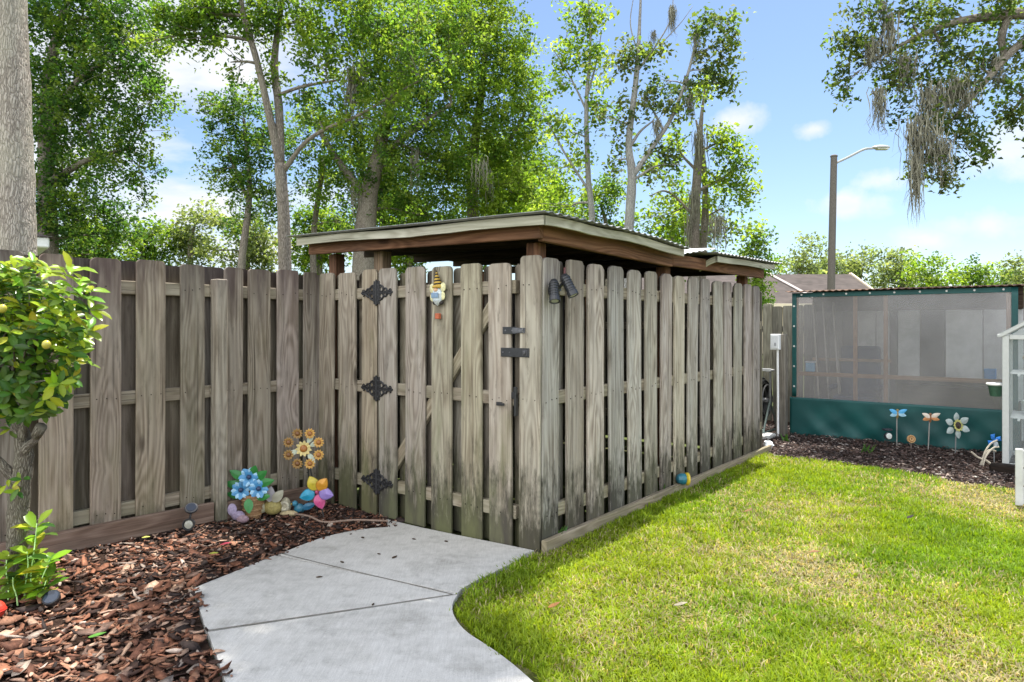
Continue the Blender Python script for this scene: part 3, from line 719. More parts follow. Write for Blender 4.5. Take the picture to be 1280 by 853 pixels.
# ------------------------------------------------------------------ fences
def board(mb, O, al, nm, s0, s1, z0, z1, off, th=.021, ear=None, tint=None, lean=0.0, rows=8, nails=(), warp=.004):
    w_ = s1 - s0; ear = ear if ear is not None else rnd(.024, .034)
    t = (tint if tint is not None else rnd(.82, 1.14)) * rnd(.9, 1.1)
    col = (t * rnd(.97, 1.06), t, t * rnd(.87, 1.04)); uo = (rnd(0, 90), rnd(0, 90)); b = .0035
    zs = [z0 + (z1 - ear - z0) * i / rows for i in range(rows + 1)]; prof = [(z, 0.0) for z in zs]
    for k in range(1, 6):
        a = k / 5 * math.pi / 2; prof.append((z1 - ear + ear * math.sin(a), (ear * 1.15) * (1 - math.cos(a))))
    ph, am, am2 = rnd(0, 6), rnd(-warp, warp) * 1.6, rnd(-warp, warp); rings = []
    for z, ins in prof:
        q = (z - z0) / (z1 - z0); ds = lean * (z - z0) + am2 * math.sin(q * 3 + ph); do = am * math.sin(q * 2.4 + ph)
        a0, a1 = s0 + ins + ds, s1 - ins + ds; pr = []
        for (ss, oo) in ((a0 + b, off), (a1 - b, off), (a1, off - b), (a1, off - th + b), (a1 - b, off - th), (a0 + b, off - th), (a0, off - th + b), (a0, off - b)):
            p = O + al * ss + nm * (oo + do); pr.append((Vector((p.x, p.y, z)), (uo[0] + ss - s0 + (off - oo) * 1.0, uo[1] + z)))
        ids = []
        for p, uv in pr: ids.append((len(mb.v), uv)); mb.v.append(p)
        rings.append(ids)
    flip = al.cross(Z).dot(nm) < 0
    for i in range(len(rings) - 1):
        for k in range(8):
            k2 = (k + 1) % 8; q = [rings[i][k], rings[i][k2], rings[i + 1][k2], rings[i + 1][k]]
            if flip: q.reverse()
            mb.face([a for a, _ in q], col, [u for _, u in q])
    for q in (rings[-1], rings[0][::-1]):
        q = q[::-1] if flip else q
        mb.face([a for a, _ in q], (col[0] * .7, col[1] * .7, col[2] * .7), [u for _, u in q])
    for zn in nails:
        for f in (.2, .5, .8):
            if random.random() < .82:
                p = O + al * (s0 + w_ * (f + rnd(-.04, .04)) + lean * (zn - z0)) + nm * (off + .0008); p.z = zn + rnd(-.012, .012)
                mb.lathe(p - nm * .002, nm, [(.0042, 0), (.0042, .003)], 6, (.16, .13, .12))
def rail(mb, O, al, nm, s0, s1, zc, off, th=.045, h=.088, t=None):
    t = t or rnd(.9, 1.1); a = O + al * ((s0 + s1) / 2) + nm * (off - th / 2); a.z = zc
    mb.box(a, al * ((s1 - s0) / 2), nm * (th / 2), Z * (h / 2), (t, t, t), .004)
MU = -U
RZ = (.19, .92, 1.645)
# left boundary fence: runs past the corner behind the enclosure
lf = thing('board_fence', 'long weathered brown board-on-board fence along the left bed', 'fence', tuple(L0 + N * -.06))
fr = MB(); bk = MB()
LF = [(.016, .146), (.19, .383), (.447, .631), (.68, .827), (.972, 1.143), (1.246, 1.434), (1.53, 1.711), (1.805, 1.988), (2.07, 2.25), (2.35, 2.54), (2.62, 2.81), (2.9, 3.09), (3.17, 3.36)]
for i, (a, b) in enumerate(LF):
    board(fr, L0, MU, N, a, b, (gz(*(L0 + MU * a).xy) + .09), 1.828 + rnd(-.008, .008), 0.0, nails=RZ, lean=rnd(-.003, .003), tint=rnd(.78, 1.05))
for i in range(12):
    a = LF[i][1] - .045; b = LF[i + 1][0] + .045
    if b - a < .12: m = (a + b) / 2; a, b = m - .08, m + .08
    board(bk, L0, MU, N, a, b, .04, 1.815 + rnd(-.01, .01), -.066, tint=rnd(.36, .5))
s = -.28
while s > -5.2:                                            # far run, behind the roofed bin enclosure
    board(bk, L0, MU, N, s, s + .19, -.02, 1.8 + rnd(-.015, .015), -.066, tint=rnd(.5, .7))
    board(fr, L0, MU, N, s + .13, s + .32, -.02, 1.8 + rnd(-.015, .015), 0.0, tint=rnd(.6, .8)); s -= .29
fr.build('board_panel', W_FENCE, lf); bk.build('back_board_panel', W_FENCE, lf)
for z in RZ:
    r = MB(); rail(r, L0, MU, N, -5.2, .92, z, -.021); rail(r, L0, MU, N, .922, 3.5, z, -.021); r.build('rail', W_RAIL, lf)
pm = MB(); c = L0 + MU * .872 + N * .012; pm.box((c.x, c.y, .83), MU * .042, N * .046, Z * .9, (1.0, 1.02, .97), .006); pm.build('post', W_FENCE, lf)
pm = MB(); c = L0 + MU * 3.1 - N * .12; pm.box((c.x, c.y, .85), MU * .047, N * .047, Z * .9, (.8, .8, .8), .006); pm.build('post', W_FENCE, lf)
for a, b, za, zb in ((.0, .825, .02, .045), (.922, 3.5, .06, .105)):
    km = MB(); p0 = L0 + MU * a + N * .021; p1 = L0 + MU * b + N * .021; p0.z = za; p1.z = zb
    km.beam(p0, p1, .038, .135, (1, 1, 1)); km.build('kick_board', W_KICK, lf)
# front fence section with the corner board (gate wall)
GO = C0; GN = -U
GB = [(.235, .423), (.49, .673), (.767, .96), (1.03, 1.231), (1.325, 1.519)]
fx = [(1.545, 1.716), (1.794, 2.003), (2.07, 2.262)]
ff = thing('fence_section', 'narrow board fence section left of the gate holding its hinges', 'fence', tuple(C0 + V * 1.9))
m = MB()
for a, b in fx: board(m, GO, V, GN, a, b, -.045, 1.822 + rnd(-.008, .006), 0, nails=RZ, tint=rnd(.88, 1.08))
m.build('board_panel', W_GATE, ff)
m = MB()
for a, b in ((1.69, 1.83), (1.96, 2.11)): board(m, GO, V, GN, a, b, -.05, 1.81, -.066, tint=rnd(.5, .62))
m.build('back_board_panel', W_GATE, ff)
for z in RZ: m = MB(); rail(m, GO, V, GN, 1.56, 2.25, z, -.0215); m.build('rail', W_RAIL, ff)
# gate
gt = thing('wooden_gate', 'weathered wooden board gate with three black ornate hinges', 'gate', tuple(C0 + V * .87 + Z * -.05))
m = MB(); tops = (1.80, 1.812, 1.808, 1.82, 1.825); mi = (1, 1.02, .98, .93, .9)
for (a, b), tp, ti in zip(GB, tops, mi): board(m, GO, V, GN, a, b, -.045, tp, 0, nails=RZ, tint=ti * rnd(.98, 1.06), lean=rnd(-.004, .004))
m.build('board_panel', W_GATE, gt)
m = MB()
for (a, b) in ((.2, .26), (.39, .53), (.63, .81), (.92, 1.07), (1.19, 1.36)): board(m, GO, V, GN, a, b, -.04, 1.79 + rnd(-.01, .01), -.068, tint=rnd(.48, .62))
m.build('back_board_panel', W_GATE, gt)
for z in RZ: m = MB(); rail(m, GO, V, GN, .215, 1.515, z, -.0215); m.build('rail', W_RAIL, gt)
m = MB(); pa = GO + V * 1.42 + GN * -.044; pa.z = .3; pb = GO + V * .36 + GN * -.044; pb.z = 1.6
m.beam(pa, pb, .036, .085, (1.05, 1.05, 1.0), up=GN.cross(pb - pa)); m.build('diagonal_brace', W_RAIL, gt)
def scroll_hinge(parent, c):
    h = MB(); K = (.018, .018, .02); o = GN * .006
    for sg in (-1, 1):
        h.box(c + V * sg * .021 + o, V * .0125, GN * .005, Z * .088, K, .003)
        for zz_ in (.06, -.06, .02, -.02): h.lathe(c + V * sg * .021 + o + Z * zz_, GN, [(.006, .004), (.006, .008)], 8, (.05, .05, .055))
        for zz_ in (1, -1):                                   # outer scroll edge
            pts = catmull([c + V * sg * .033 + o + Z * zz_ * .058, c + V * sg * .062 + o + Z * zz_ * .05, c + V * sg * .082 + o + Z * zz_ * .032, c + V * sg * .108 + o + Z * zz_ * .03, c + V * sg * .125 + o + Z * zz_ * .012, c + V * sg * .165 + o + Z * zz_ * .01], 4)
            h.tube(pts, .0062, 6, K)
            h.torus(c + V * sg * .056 + o + Z * zz_ * .026, V, Z, .0185, .0055, K)
            h.torus(c + V * sg * .096 + o + Z * zz_ * .016, V, Z, .0125, .0048, K, 12)
            h.torus(c + V * sg * .152 + o + Z * zz_ * .014, V, Z, .011, .0045, K, 10, arc=.8)
        h.box(c + V * sg * .1 + o, V * .07, GN * .003, Z * .006, K, .001)
        h.lathe(c + V * sg * .172 + o - GN * .003, GN, [(.009, 0), (.009, .005), (.004, .008)], 10, K)
    h.lathe(c + o + GN * .004 - Z * .088, Z, [(.0095, 0), (.0095, .055), (.0085, .058), (.0085, .06), (.0095, .062), (.0095, .118), (.0085, .12), (.0095, .123), (.0095, .176)], 10, K)
    h.ball(c + o + GN * .004 + Z * .092, .008, col=K, n=8, m=6); h.ball(c + o + GN * .004 - Z * .092, .008, col=K, n=8, m=6)
    h.build('hinge', BLACK, parent)
for z in (1.645, .918, .21):
    c = GO + V * 1.532 + GN * .001; c.z = z; scroll_hinge(gt, c)
def hasp(z, kind, s=.2):
    h = MB(); K = (.03, .031, .034); c = GO + V * s + GN * .004; c.z = z
    if kind == 0:
        h.box(c + V * .045, V * .055, GN * .004, Z * .023, K, .003); h.box(c - V * .03, V * .05, GN * .006, Z * .017, (.1, .1, .11), .003)
        h.torus(c - V * .075 + GN * .012, GN, Z, .014, .004, (.16, .16, .17)); h.lathe(c - V * .045, GN, [(.011, .004), (.011, .01)], 10, (.18, .18, .19))
        for q in (.02, .075): h.lathe(c + V * q, GN, [(.006, .003), (.005, .007)], 8, (.14, .14, .15))
    else:
        h.box(c + V * .0, V * .115, GN * .0055, Z * .029, K, .003); h.box(c - V * .083 + GN * .006, V * .02, GN * .004, Z * .019, (.055, .055, .06), .003)
        h.lathe(c - V * .083 + GN * .006, GN, [(.012, .003), (.012, .012), (.008, .015)], 12, (.07, .07, .075))
        for q in (.095, .04): h.lathe(c + V * q, GN, [(.006, .004), (.005, .009)], 8, (.09, .09, .1))
    h.build('hasp', BLACK, gt)
hasp(1.363, 0); hasp(1.222, 1)
h = MB(); c = GO + V * .33 + GN * .004; c.z = .885; K = (.025, .025, .027)
h.box(c, V * .025, GN * .003, Z * .012, K, .002); h.box(c - V * .03 + GN * .018, V * .025, GN * .006, Z * .008, K, .002); h.box(c + V * .0 + GN * .011, V * .008, GN * .012, Z * .008, K, .002)
h.build('latch_bolt', BLACK, gt)
# right side fence of the enclosure, with the corner board
sf = thing('side_fence', 'grey weathered board fence facing the lawn under the low roof', 'fence', tuple(C0 + U * 2.1))
RB = [(.03, .21), (.30, .50), (.563, .772), (.847, 1.055), (1.133, 1.333), (1.415, 1.608), (1.68, 1.867), (1.943, 2.138), (2.22, 2.42), (2.5, 2.70), (2.79, 2.99), (3.05, 3.25), (3.33, 3.535), (3.61, 3.81), (3.88, 4.08)]
rt = [1.822, 1.83, 1.822, 1.828, 1.818, 1.825, 1.822, 1.818, 1.826, 1.824, 1.82, 1.825, 1.827, 1.83, 1.822]
ri = [1.02, .92, 1.1, .96, 1.12, .95, 1.0, 1.12, 1.0, .92, 1.05, .9, 1.02, .95, .85]
m = MB()
for (a, b), tp, ti in zip(RB, rt, ri): board(m, C0, U, N, a, b, .035, tp, 0, nails=RZ, tint=ti, lean=rnd(-.006, .006), ear=rnd(.03, .05), warp=.007)
board(m, C0, V, GN, .004, .166, -.03, 1.835, .004, nails=RZ, tint=.86)
m.build('board_panel', W_SIDE, sf)
m = MB()
for i in range(14):
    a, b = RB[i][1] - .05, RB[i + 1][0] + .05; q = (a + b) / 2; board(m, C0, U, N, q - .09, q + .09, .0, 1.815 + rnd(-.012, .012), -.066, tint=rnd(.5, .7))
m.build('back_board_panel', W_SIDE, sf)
for z in (.2, .93, 1.635): m = MB(); rail(m, C0, U, N, .03, 4.1, z, -.0215); m.build('rail', W_RAIL, sf)
m = MB(); pts = []
for i in range(3):
    s0, s1 = .0 + 1.45 * i, 1.45 * (i + 1) - .004; p0 = C0 + U * s0 + N * .022; p1 = C0 + U * s1 + N * .022
    p0.z = .0; p1.z = .0
    m.beam(p0, p1, .04, .12, (1.05, 1.0, .98))
m.build('kick_board', W_RAIL, sf)
h = MB(); c = GO + V * .172 + GN * .03; c.z = .93
h.box(c - Z * .04, V * .008, GN * .016, Z * .07, (.02, .02, .021), .004); h.box(c + V * .012 + Z * .02, V * .02, GN * .014, Z * .022, (.02, .02, .021), .006); h.box(c + V * .004 + Z * .055, V * .012, GN * .012, Z * .02, (.02, .02, .021), .006); h.build('gate_latch', BLACK, sf)
# ------------------------------------------------------------------ roofed shelter over the enclosure
sh = thing('shelter_roof', 'low patched metal shelter roof on brown posts above the enclosure', 'shelter', tuple(C0 + U * 2 + V * 1.1))
def post_at(s, t, z1, w_=.1, col=(1, 1, 1), mat=W_BEAM):
    m = MB(); c = C0 + U * s + V * t; m.box((c.x, c.y, (z1 - .06) / 2), U * w_ / 2, V * w_ / 2, Z * (z1 + .06) / 2, col, .006); m.build('post', mat, sh)
for s_, t_, z_ in ((.135, .135, 1.93), (.135, 2.2, 1.99), (2.02, .15, 1.9), (3.95, .15, 1.94), (3.95, 2.15, 1.98), (2.02, 2.15, 1.96)): post_at(s_, t_, z_, .095)
post_at(.13, 1.62, 1.975, .1, (1.5, 2.2, 2.6))
p0 = Vector((.186, 4.006, 0))                              # near-right roof corner
def RP(s, t, z): q = p0 + U * s + V * t; q.z = z; return q
def ztop(s): return float(np.interp(s, [0, .9, 1.5, 1.97], [2.043, 2.045, 2.034, 2.006]))
# beams
m = MB(); m.beam(RP(.12, .1, 1.985), RP(.12, 2.44, 2.035), .042, .115, bev=.004); m.build('front_beam', W_BEAM, sh)
m = MB(); m.beam(RP(.15, .13, 1.972), RP(1.98, .13, 1.938), .042, .115); m.build('side_beam', W_BEAM, sh)
m = MB(); m.beam(RP(1.985, .13, 1.94), RP(4.27, .13, 1.96), .042, .1); m.build('side_beam', W_BEAM, sh)
# fascia boards, wavy
def fascia(pts, h=.056, th=.02, nm=None):
    m = MB(); n_ = len(pts); ids = []
    uo = rnd(0, 40); dist = 0
    for i, p in enumerate(pts):
        if i: dist += (p - pts[i - 1]).length
        hh = h * rnd(.96, 1.04); q = []
        for k, (dz, dn) in enumerate(((0, 0), (-hh, 0), (-hh, -th), (0, -th))):
            q.append((len(m.v), (uo + dz + dn, dist))); m.v.append(p + Z * dz + nm * dn)
        ids.append(q)
    for i in range(n_ - 1):
        for k in range(4):
            f = [ids[i][k], ids[i][(k + 1) % 4], ids[i + 1][(k + 1) % 4], ids[i + 1][k]]
            m.face([a for a, _ in f], (1, 1, 1), [b for _, b in f])
    m.face([a for a, _ in ids[0]][::-1]); m.face([a for a, _ in ids[-1]])
    m.build('fascia', W_FASCIA, sh)
fascia([RP(0, t, float(np.interp(t, [0, 2.46], [2.043, 2.103])) + .006 * math.sin(t * 4)) for t in np.linspace(0, 2.46, 14)], .057, nm=-U)
fascia([RP(s_, 0, ztop(s_) + .005 * math.sin(s_ * 7)) for s_ in np.linspace(.001, 1.96, 16)], .056, nm=N)
fascia([RP(s_, 0, 2.02 + .02 * (s_ - 2.67) + .003 * math.sin(s_ * 6)) for s_ in np.linspace(2.67, 4.3, 10)], .052, nm=N)
fascia([RP(2.67 + .0 * t, t, 2.02 - 1.1 * t ** 1.5) for t in np.linspace(0.001, .17, 6)], .052, nm=-U)
def metal_mat(name, c0, c1, rough, rust=.3):
    m, nt, n, l = newmat(name); p = wpos(nt); a = noise(nt, p, 5, 6, .65); b = noise(nt, p, 40, 4, .6)
    c = ramp(nt, b, [(.3, c0), (.7, c1)]); c = mixc(nt, mth(nt, 'MULTIPLY', ramp(nt, a, [(.52, (0, 0, 0)), (.66, (1, 1, 1))]), rust), c, (.12, .1, .07))
    pbsdf(nt, c, rough, .35, bump=b, bstr=.15, bdist=.003); return m
GALV = metal_mat('dull_galvanised_sheet', (.16, .165, .17), (.3, .31, .32), .5, .6)
def sheet(s0, s1, t0, t1, zf, name='roof_sheet', mat=GALV, pitch=.09, amp=.009, across='s', th=.004, ns=60):
    """corrugated sheet; ribs run along t (towards the lawn eave)"""
    m = MB(); S = np.linspace(s0, s1, ns); T = np.linspace(t0, t1, 8); top = {}; bot = {}
    for i, s_ in enumerate(S):
        for j, t in enumerate(T):
            ph = (s_ if across == 's' else t) / pitch * 2 * math.pi
            z = zf(s_, t) + amp * (1 + max(-.4, math.sin(ph)))
            top[i, j] = len(m.v); m.v.append(RP(s_, t, z + th)); bot[i, j] = len(m.v); m.v.append(RP(s_, t, z))
    for i in range(ns - 1):
        for j in range(7):
            m.face((top[i, j], top[i + 1, j], top[i + 1, j + 1], top[i, j + 1])); m.face((bot[i, j + 1], bot[i + 1, j + 1], bot[i + 1, j], bot[i, j]))
    for i in range(ns - 1):
        m.face((bot[i, 0], bot[i + 1, 0], top[i + 1, 0], top[i, 0])); m.face((top[i, 7], top[i + 1, 7], bot[i + 1, 7], bot[i, 7]))
    for j in range(7):
        m.face((top[0, j], top[0, j + 1], bot[0, j + 1], bot[0, j])); m.face((bot[ns - 1, j], bot[ns - 1, j + 1], top[ns - 1, j + 1], top[ns - 1, j]))
    m.build(name, mat, sh)
sheet(-.05, 1.99, -.045, 2.53, lambda s_, t: ztop(min(max(s_, 0), 1.97)) + .0245 * t + .002, ns=110)
sheet(2.55, 4.4, -.05, 2.53, lambda s_, t: 2.026 + .02 * (s_ - 2.67) + .02 * t, ns=100)
BRIGHT = metal_mat('bright_new_flashing', (.6, .61, .62), (.74, .75, .76), .35, .08)
sheet(2.0, 2.72, .02, .8, lambda s_, t: 1.985 + .15 * (s_ - 2.0) - .05 * max(0, .2 - t), 'flashing_sheet', BRIGHT, .12, .006, ns=40)
sheet(1.995, 2.545, .81, 2.5, lambda s_, t: 1.99 + .02 * t + .06 * (s_ - 2.0), ns=40)
# rafters and the dark boarding under the sheets
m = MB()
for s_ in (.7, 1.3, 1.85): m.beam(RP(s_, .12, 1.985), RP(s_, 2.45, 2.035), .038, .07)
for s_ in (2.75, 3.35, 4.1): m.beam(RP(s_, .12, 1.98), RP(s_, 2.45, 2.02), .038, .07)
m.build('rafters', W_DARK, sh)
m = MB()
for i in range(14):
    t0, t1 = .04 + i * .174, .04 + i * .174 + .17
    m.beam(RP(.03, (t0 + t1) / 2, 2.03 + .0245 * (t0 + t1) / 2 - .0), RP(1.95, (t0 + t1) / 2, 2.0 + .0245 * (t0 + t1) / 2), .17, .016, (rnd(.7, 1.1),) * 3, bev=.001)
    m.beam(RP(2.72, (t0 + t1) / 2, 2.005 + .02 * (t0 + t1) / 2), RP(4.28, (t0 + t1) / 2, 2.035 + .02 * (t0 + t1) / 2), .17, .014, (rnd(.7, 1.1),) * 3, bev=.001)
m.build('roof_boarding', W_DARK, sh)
# enclosure floor is bare soil: the ground sheet
rw = thing('rear_screen', 'unseen board screen added to darken the far end of the roofed enclosure', 'fence', tuple(C0 + U * 4.15 + V * 1.1))
m = MB(); RO = C0 + U * 4.16  # unseen; added to hide sunlit ground behind the side fence gaps
for i in range(15): board(m, RO, V, U, .0 + i * .15, .145 + i * .15, .0, 1.78 + rnd(-.01, .01), 0, tint=rnd(.6, .8), ear=.02, rows=3)
m.build('board_panel', W_BACK, rw)
for z in (.3, 1.4): m = MB(); rail(m, RO, V, U, .0, 2.24, z, -.0225); m.build('rail', W_RAIL, rw)
# ------------------------------------------------------------------ back fence
bf = thing('back_fence', 'rough grey board fence behind the utility post and green shed', 'fence', (3.75, 10.3, 0))
BO = Vector((3.75, 10.3, 0)); m = MB()
s = -5.0
while s < 5.0:
    board(m, BO, N, -U, s, s + .14, -.03, 1.71 + rnd(-.03, .02), 0, tint=rnd(.7, 1.15), ear=.02, rows=3); s += .148
m.build('board_panel', W_BACK, bf)
for z in (.3, 1.35): m = MB(); rail(m, BO, N, -U, -5, 5, z, -.024); m.build('rail', W_BACK, bf)
m = MB(); c = BO + N * -.08 - U * .012; m.box((c.x, c.y, .95), N * .045, -U * .012, Z * .6, (1, .62, .5), .003); m.build('patch_board', W_STUD, bf)
# ------------------------------------------------------------------ utility post, box, hose reel
up = thing('utility_post', 'short brown wooden post carrying a white electrical box', 'post', (3.47, 8.78, 0))
m = MB(); m.box((3.47, 8.78, .62), N * .06, U * .06, Z * .67, (1, 1, 1), .008); m.build('timber', W_BACK, up)
m = MB(); c = Vector((3.36, 8.7, 1.19)); m.box(c, N * .055, U * .04, Z * .1, (.78, .79, .8), .006); m.box(c - U * .043 + Z * .0, N * .042, U * .004, Z * .08, (.7, .71, .73), .003)
m.box(c - U * .049 - Z * .03 + N * .01, N * .012, U * .003, Z * .02, (.35, .36, .38), .002); m.build('electrical_box', PLASTIC, up)
m = MB(); m.tube([(3.385, 8.7, 1.1), (3.39, 8.7, .5), (3.39, 8.7, -.01)], .014, 10, (.8, .8, .8)); m.build('conduit', PLASTIC, up)
hr = thing('hose_reel', 'black garden hose wound on a metal reel beside the brown post', 'hose reel', (3.22, 9.05, 0))
m = MB(); c = Vector((3.22, 9.05, .42))
for i in range(26):
    off = (i % 9 - 4) * .03; R_ = .23 + .028 * (i // 9) + rnd(-.004, .004)
    m.torus(c + N * off, U, Z, R_, .0145, (.022, .024, .023) if i % 4 else (.05, .052, .05), 26, 6)
pts = [c + N * .12 + Vector((.05 * math.sin(i * .5), -.12 - .015 * i, .22 - .03 * i - .01 * i)) for i in range(12)]
m.build('hose', PLASTIC, hr)
m = MB()
for sg in (-1, 1):
    m.torus(c + N * .16 * sg, U, Z, .2, .01, (.05, .05, .05), 30, 6)
    for k in range(6): a = k * math.pi / 3; m.tube([c + N * .16 * sg, c + N * .16 * sg + U * .2 * math.cos(a) + Z * .2 * math.sin(a)], .007, 6, (.05, .05, .05))
m.tube([c - N * .17, c + N * .17], .03, 10, (.3, .3, .3)); m.build('reel_wheel', PAINT, hr)
m = MB()
for sg in (-1, 1):
    for q in (-.3, .3): m.tube([c + N * .2 * sg, c + N * .2 * sg + U * q - Z * .42], .014, 8, (.1, .13, .115))
    m.tube([c + N * .2 * sg - U * .32 - Z * .4, c + N * .2 * sg + U * .32 - Z * .4], .016, 8, (.1, .13, .115))
    m.tube([c + N * .2 * sg, c + N * .2 * sg + Z * .38], .014, 8, (.2, .2, .2))
for q in (-.2, -.07, .07, .2): m.box(c + N * q + Z * .39, N * .02, U * .12, Z * .012, (.5, .5, .5), .003)
m.box(c + Z * .405 - U * .12, N * .25, U * .008, Z * .018, (.55, .55, .55), .003); m.box(c - U * .32 - Z * .37, N * .23, U * .012, Z * .03, (.3, .38, .34), .004)
m.build('cart_frame', PAINT, hr)
# ------------------------------------------------------------------ green screened shed
S0 = Vector((3.66, 8.91, 0)); SDv = Vector((.7854, -.619, 0)); SW = 2.37; SN = -U
gs = thing('screened_shed', 'dark green canvas shed with wide clear vinyl window front', 'shed', tuple(S0 + SDv * SW / 2))
def SP(s, z, d=0.0): q = S0 + SDv * s + U * d; return Vector((q.x, q.y, z))
def canvas_mat():
    m, nt, n, l = newmat('green_canvas'); p = wpos(nt); a = noise(nt, p, 2.5, 4, .6); b = noise(nt, p, 300, 2, .5)
    c = ramp(nt, a, [(.3, (.004, .05, .05)), (.7, (.008, .085, .08))]); pbsdf(nt, c, .55, bump=b, bstr=.15, bdist=.002, spec=.4); return m
CANV = canvas_mat()
def cloth(s0, s1, z0, z1, nx, nz_, wr, name, depth=0.0):
    m = MB(); A = {}
    for i in range(nx + 1):
        for j in range(nz_ + 1):
            s_ = s0 + (s1 - s0) * i / nx; z = z0 + (z1 - z0) * j / nz_
            A[i, j] = len(m.v); m.v.append(SP(s_, z, depth - wr(s_, z)))
    nb = len(m.v)
    for i in range(nx + 1):
        for j in range(nz_ + 1): m.v.append(m.v[A[i, j]] + U * .004)
    for i in range(nx):
        for j in range(nz_):
            f = (A[i, j], A[i + 1, j], A[i + 1, j + 1], A[i, j + 1]); m.face(f); m.face([q + nb for q in f][::-1])
    edge = [A[i, 0] for i in range(nx + 1)] + [A[nx, j] for j in range(1, nz_ + 1)] + [A[i, nz_] for i in range(nx - 1, -1, -1)] + [A[0, j] for j in range(nz_ - 1, 0, -1)]
    for a, b in zip(edge, edge[1:] + edge[:1]): m.face((b, a, a + nb, b + nb))
    return m.build(name, CANV, gs, smooth=True)
def wr_skirt(s_, z):
    q = (.47 - z) / .5
    return .04 + q * (.022 * math.sin(s_ * 5.2 + z * 7) + .015 * math.sin(s_ * 11 - z * 16) + .01 * math.sin(s_ * 19 + z * 20)) * min(1, (s_ + .05) * 3)
cloth(-.02, SW + .02, -.02, .47, 70, 16, wr_skirt, 'skirt')
for i, (a, b, c_, d_) in enumerate(((0, .055, .475, 1.82), (SW - .06, SW, .475, 1.82), (.055, SW - .06, 1.765, 1.82))): cloth(a, b, c_, d_, 10, 14, lambda s_, z: .012 + .003 * math.sin(z * 14 + s_ * 9), 'canvas_border')
for gp in [SP(.12 + k * .265, 1.795, -.016) for k in range(9)] + [SP(.027, .35 + k * .26, -.016) for k in range(6)]:
    m = MB(); m.lathe(gp, SN, [(.012, 0), (.012, .004), (.006, .005)], 10, (.6, .6, .58)); m.build('grommet', PAINT, gs)
def vinyl_mat():
    m, nt, n, l = newmat('clear_vinyl'); p = wpos(nt); a = noise(nt, p, 1.3, 4, .6); b = noise(nt, mapping(nt, p, (4, 4, 1.2)), 1.2, 3, .5)
    t = n.new('ShaderNodeBsdfTransparent'); t.inputs[0].default_value = (.86, .87, .88, 1)
    d = n.new('ShaderNodeBsdfPrincipled'); d.inputs['Base Color'].default_value = (.5, .48, .47, 1); d.inputs['Roughness'].default_value = .15; d.inputs['Specular IOR Level'].default_value = .8
    bu = n.new('ShaderNodeBump'); bu.inputs['Strength'].default_value = .12; bu.inputs['Distance'].default_value = .03; l.new(b, bu.inputs['Height']); l.new(bu.outputs[0], d.inputs['Normal'])
    x = n.new('ShaderNodeMixShader'); l.new(ramp(nt, a, [(.3, (.17, .17, .17)), (.7, (.29, .29, .29))]), x.inputs[0]); l.new(t.outputs[0], x.inputs[1]); l.new(d.outputs[0], x.inputs[2])
    o = n.new('ShaderNodeOutputMaterial'); l.new(x.outputs[0], o.inputs[0]); return m
VINYL = vinyl_mat()
m = MB(); m.box((SP(.055, 0) + SP(SW - .06, 0)) / 2 + Z * 1.118, SDv * (SW / 2 - .05), U * .0015, Z * .652); m.build('vinyl_window', VINYL, gs)
m = MB()
for s_ in (.045, .745, 1.08, SW - .085): m = MB(); m.box(SP(s_, .9, .03), SDv * .022, U * .02, Z * .9, (.85, .68, .55), .003); m.build('stud', W_STUD, gs)
m = MB(); m.beam(SP(.07, .775, .035), SP(SW - .11, .775, .035), .03, .05, (.9, .75, .62)); m.beam(SP(.02, .93, .9), SP(1.0, .93, .9), .03, .04, (1, 1, 1)); m.build('cross_rail', W_STUD, gs)
WHITEW = painted('weathered_white_panel', .8, nz=.25, nsc=6)
m = MB(); DP = 1.08
for a, b, h_, cc_ in ((.0, .2, 1.85, (.14, .12, .11)), (.2, .36, 1.85, (.2, .18, .165)), (.37, .52, 1.85, (.13, .115, .11)), (.53, .78, 1.6, (.62, .6, .57)), (.79, .95, 1.6, (.56, .55, .53)), (.96, 1.04, 1.85, (.1, .09, .09)), (1.05, 1.3, 1.6, (.6, .6, .58)), (1.31, 1.58, 1.85, (.09, .085, .09)), (1.59, 1.98, 1.62, (.66, .66, .64)), (1.99, SW + .02, 1.62, (.58, .58, .57))):
    m.box(SP((a + b) / 2, h_ / 2, DP), SDv * (b - a) / 2, U * .012, Z * h_ / 2, cc_, .003)
m.build('rear_wall', WHITEW, gs)
m = MB(); m.beam(SP(-.02, 1.75, DP - .02), SP(SW + .02, 1.75, DP - .02), .03, .3, (1.2, 1.2, 1.2)); m.build('rear_header', W_DARK, gs)
m = MB()
for k in range(7): m.box(SP(SW - .012, .24, .1 + k * .19), SDv * .012, U * .092, Z * .24, (1, 1, 1), .003)
m.build('side_wall', W_DARK, gs)
m = MB()
for k, a in enumerate((.08, .3, .5)): m.beam(SP(.16 + .13 * k, .2, .75), SP(.02 + .13 * k, 1.72, .95), .1, .02, (1.1, 1.1, 1.1), up=SDv)
m.build('leaning_planks', W_SIDE, gs)
RUST = metal_mat('rusty_corrugated_sheet', (.09, .05, .03), (.18, .1, .06), .85, .3)
m = MB(); ns = 130; top = {}
for i in range(ns):
    s_ = -.06 + (SW + .12) * i / (ns - 1); zc = .007 * math.sin(s_ / .076 * 2 * math.pi)
    for j, d_ in enumerate((-.09, .4, .9, 1.45)):
        top[i, j] = len(m.v); m.v.append(SP(s_, 1.843 + zc + d_ * .05, d_)); m.v.append(SP(s_, 1.838 + zc + d_ * .05, d_))
for i in range(ns - 1):
    for j in range(3):
        a, b, c_, d_ = top[i, j], top[i + 1, j], top[i + 1, j + 1], top[i, j + 1]; m.face((a, b, c_, d_)); m.face((a + 1, d_ + 1, c_ + 1, b + 1))
    m.face((top[i, 0], top[i, 0] + 1, top[i + 1, 0] + 1, top[i + 1, 0]))
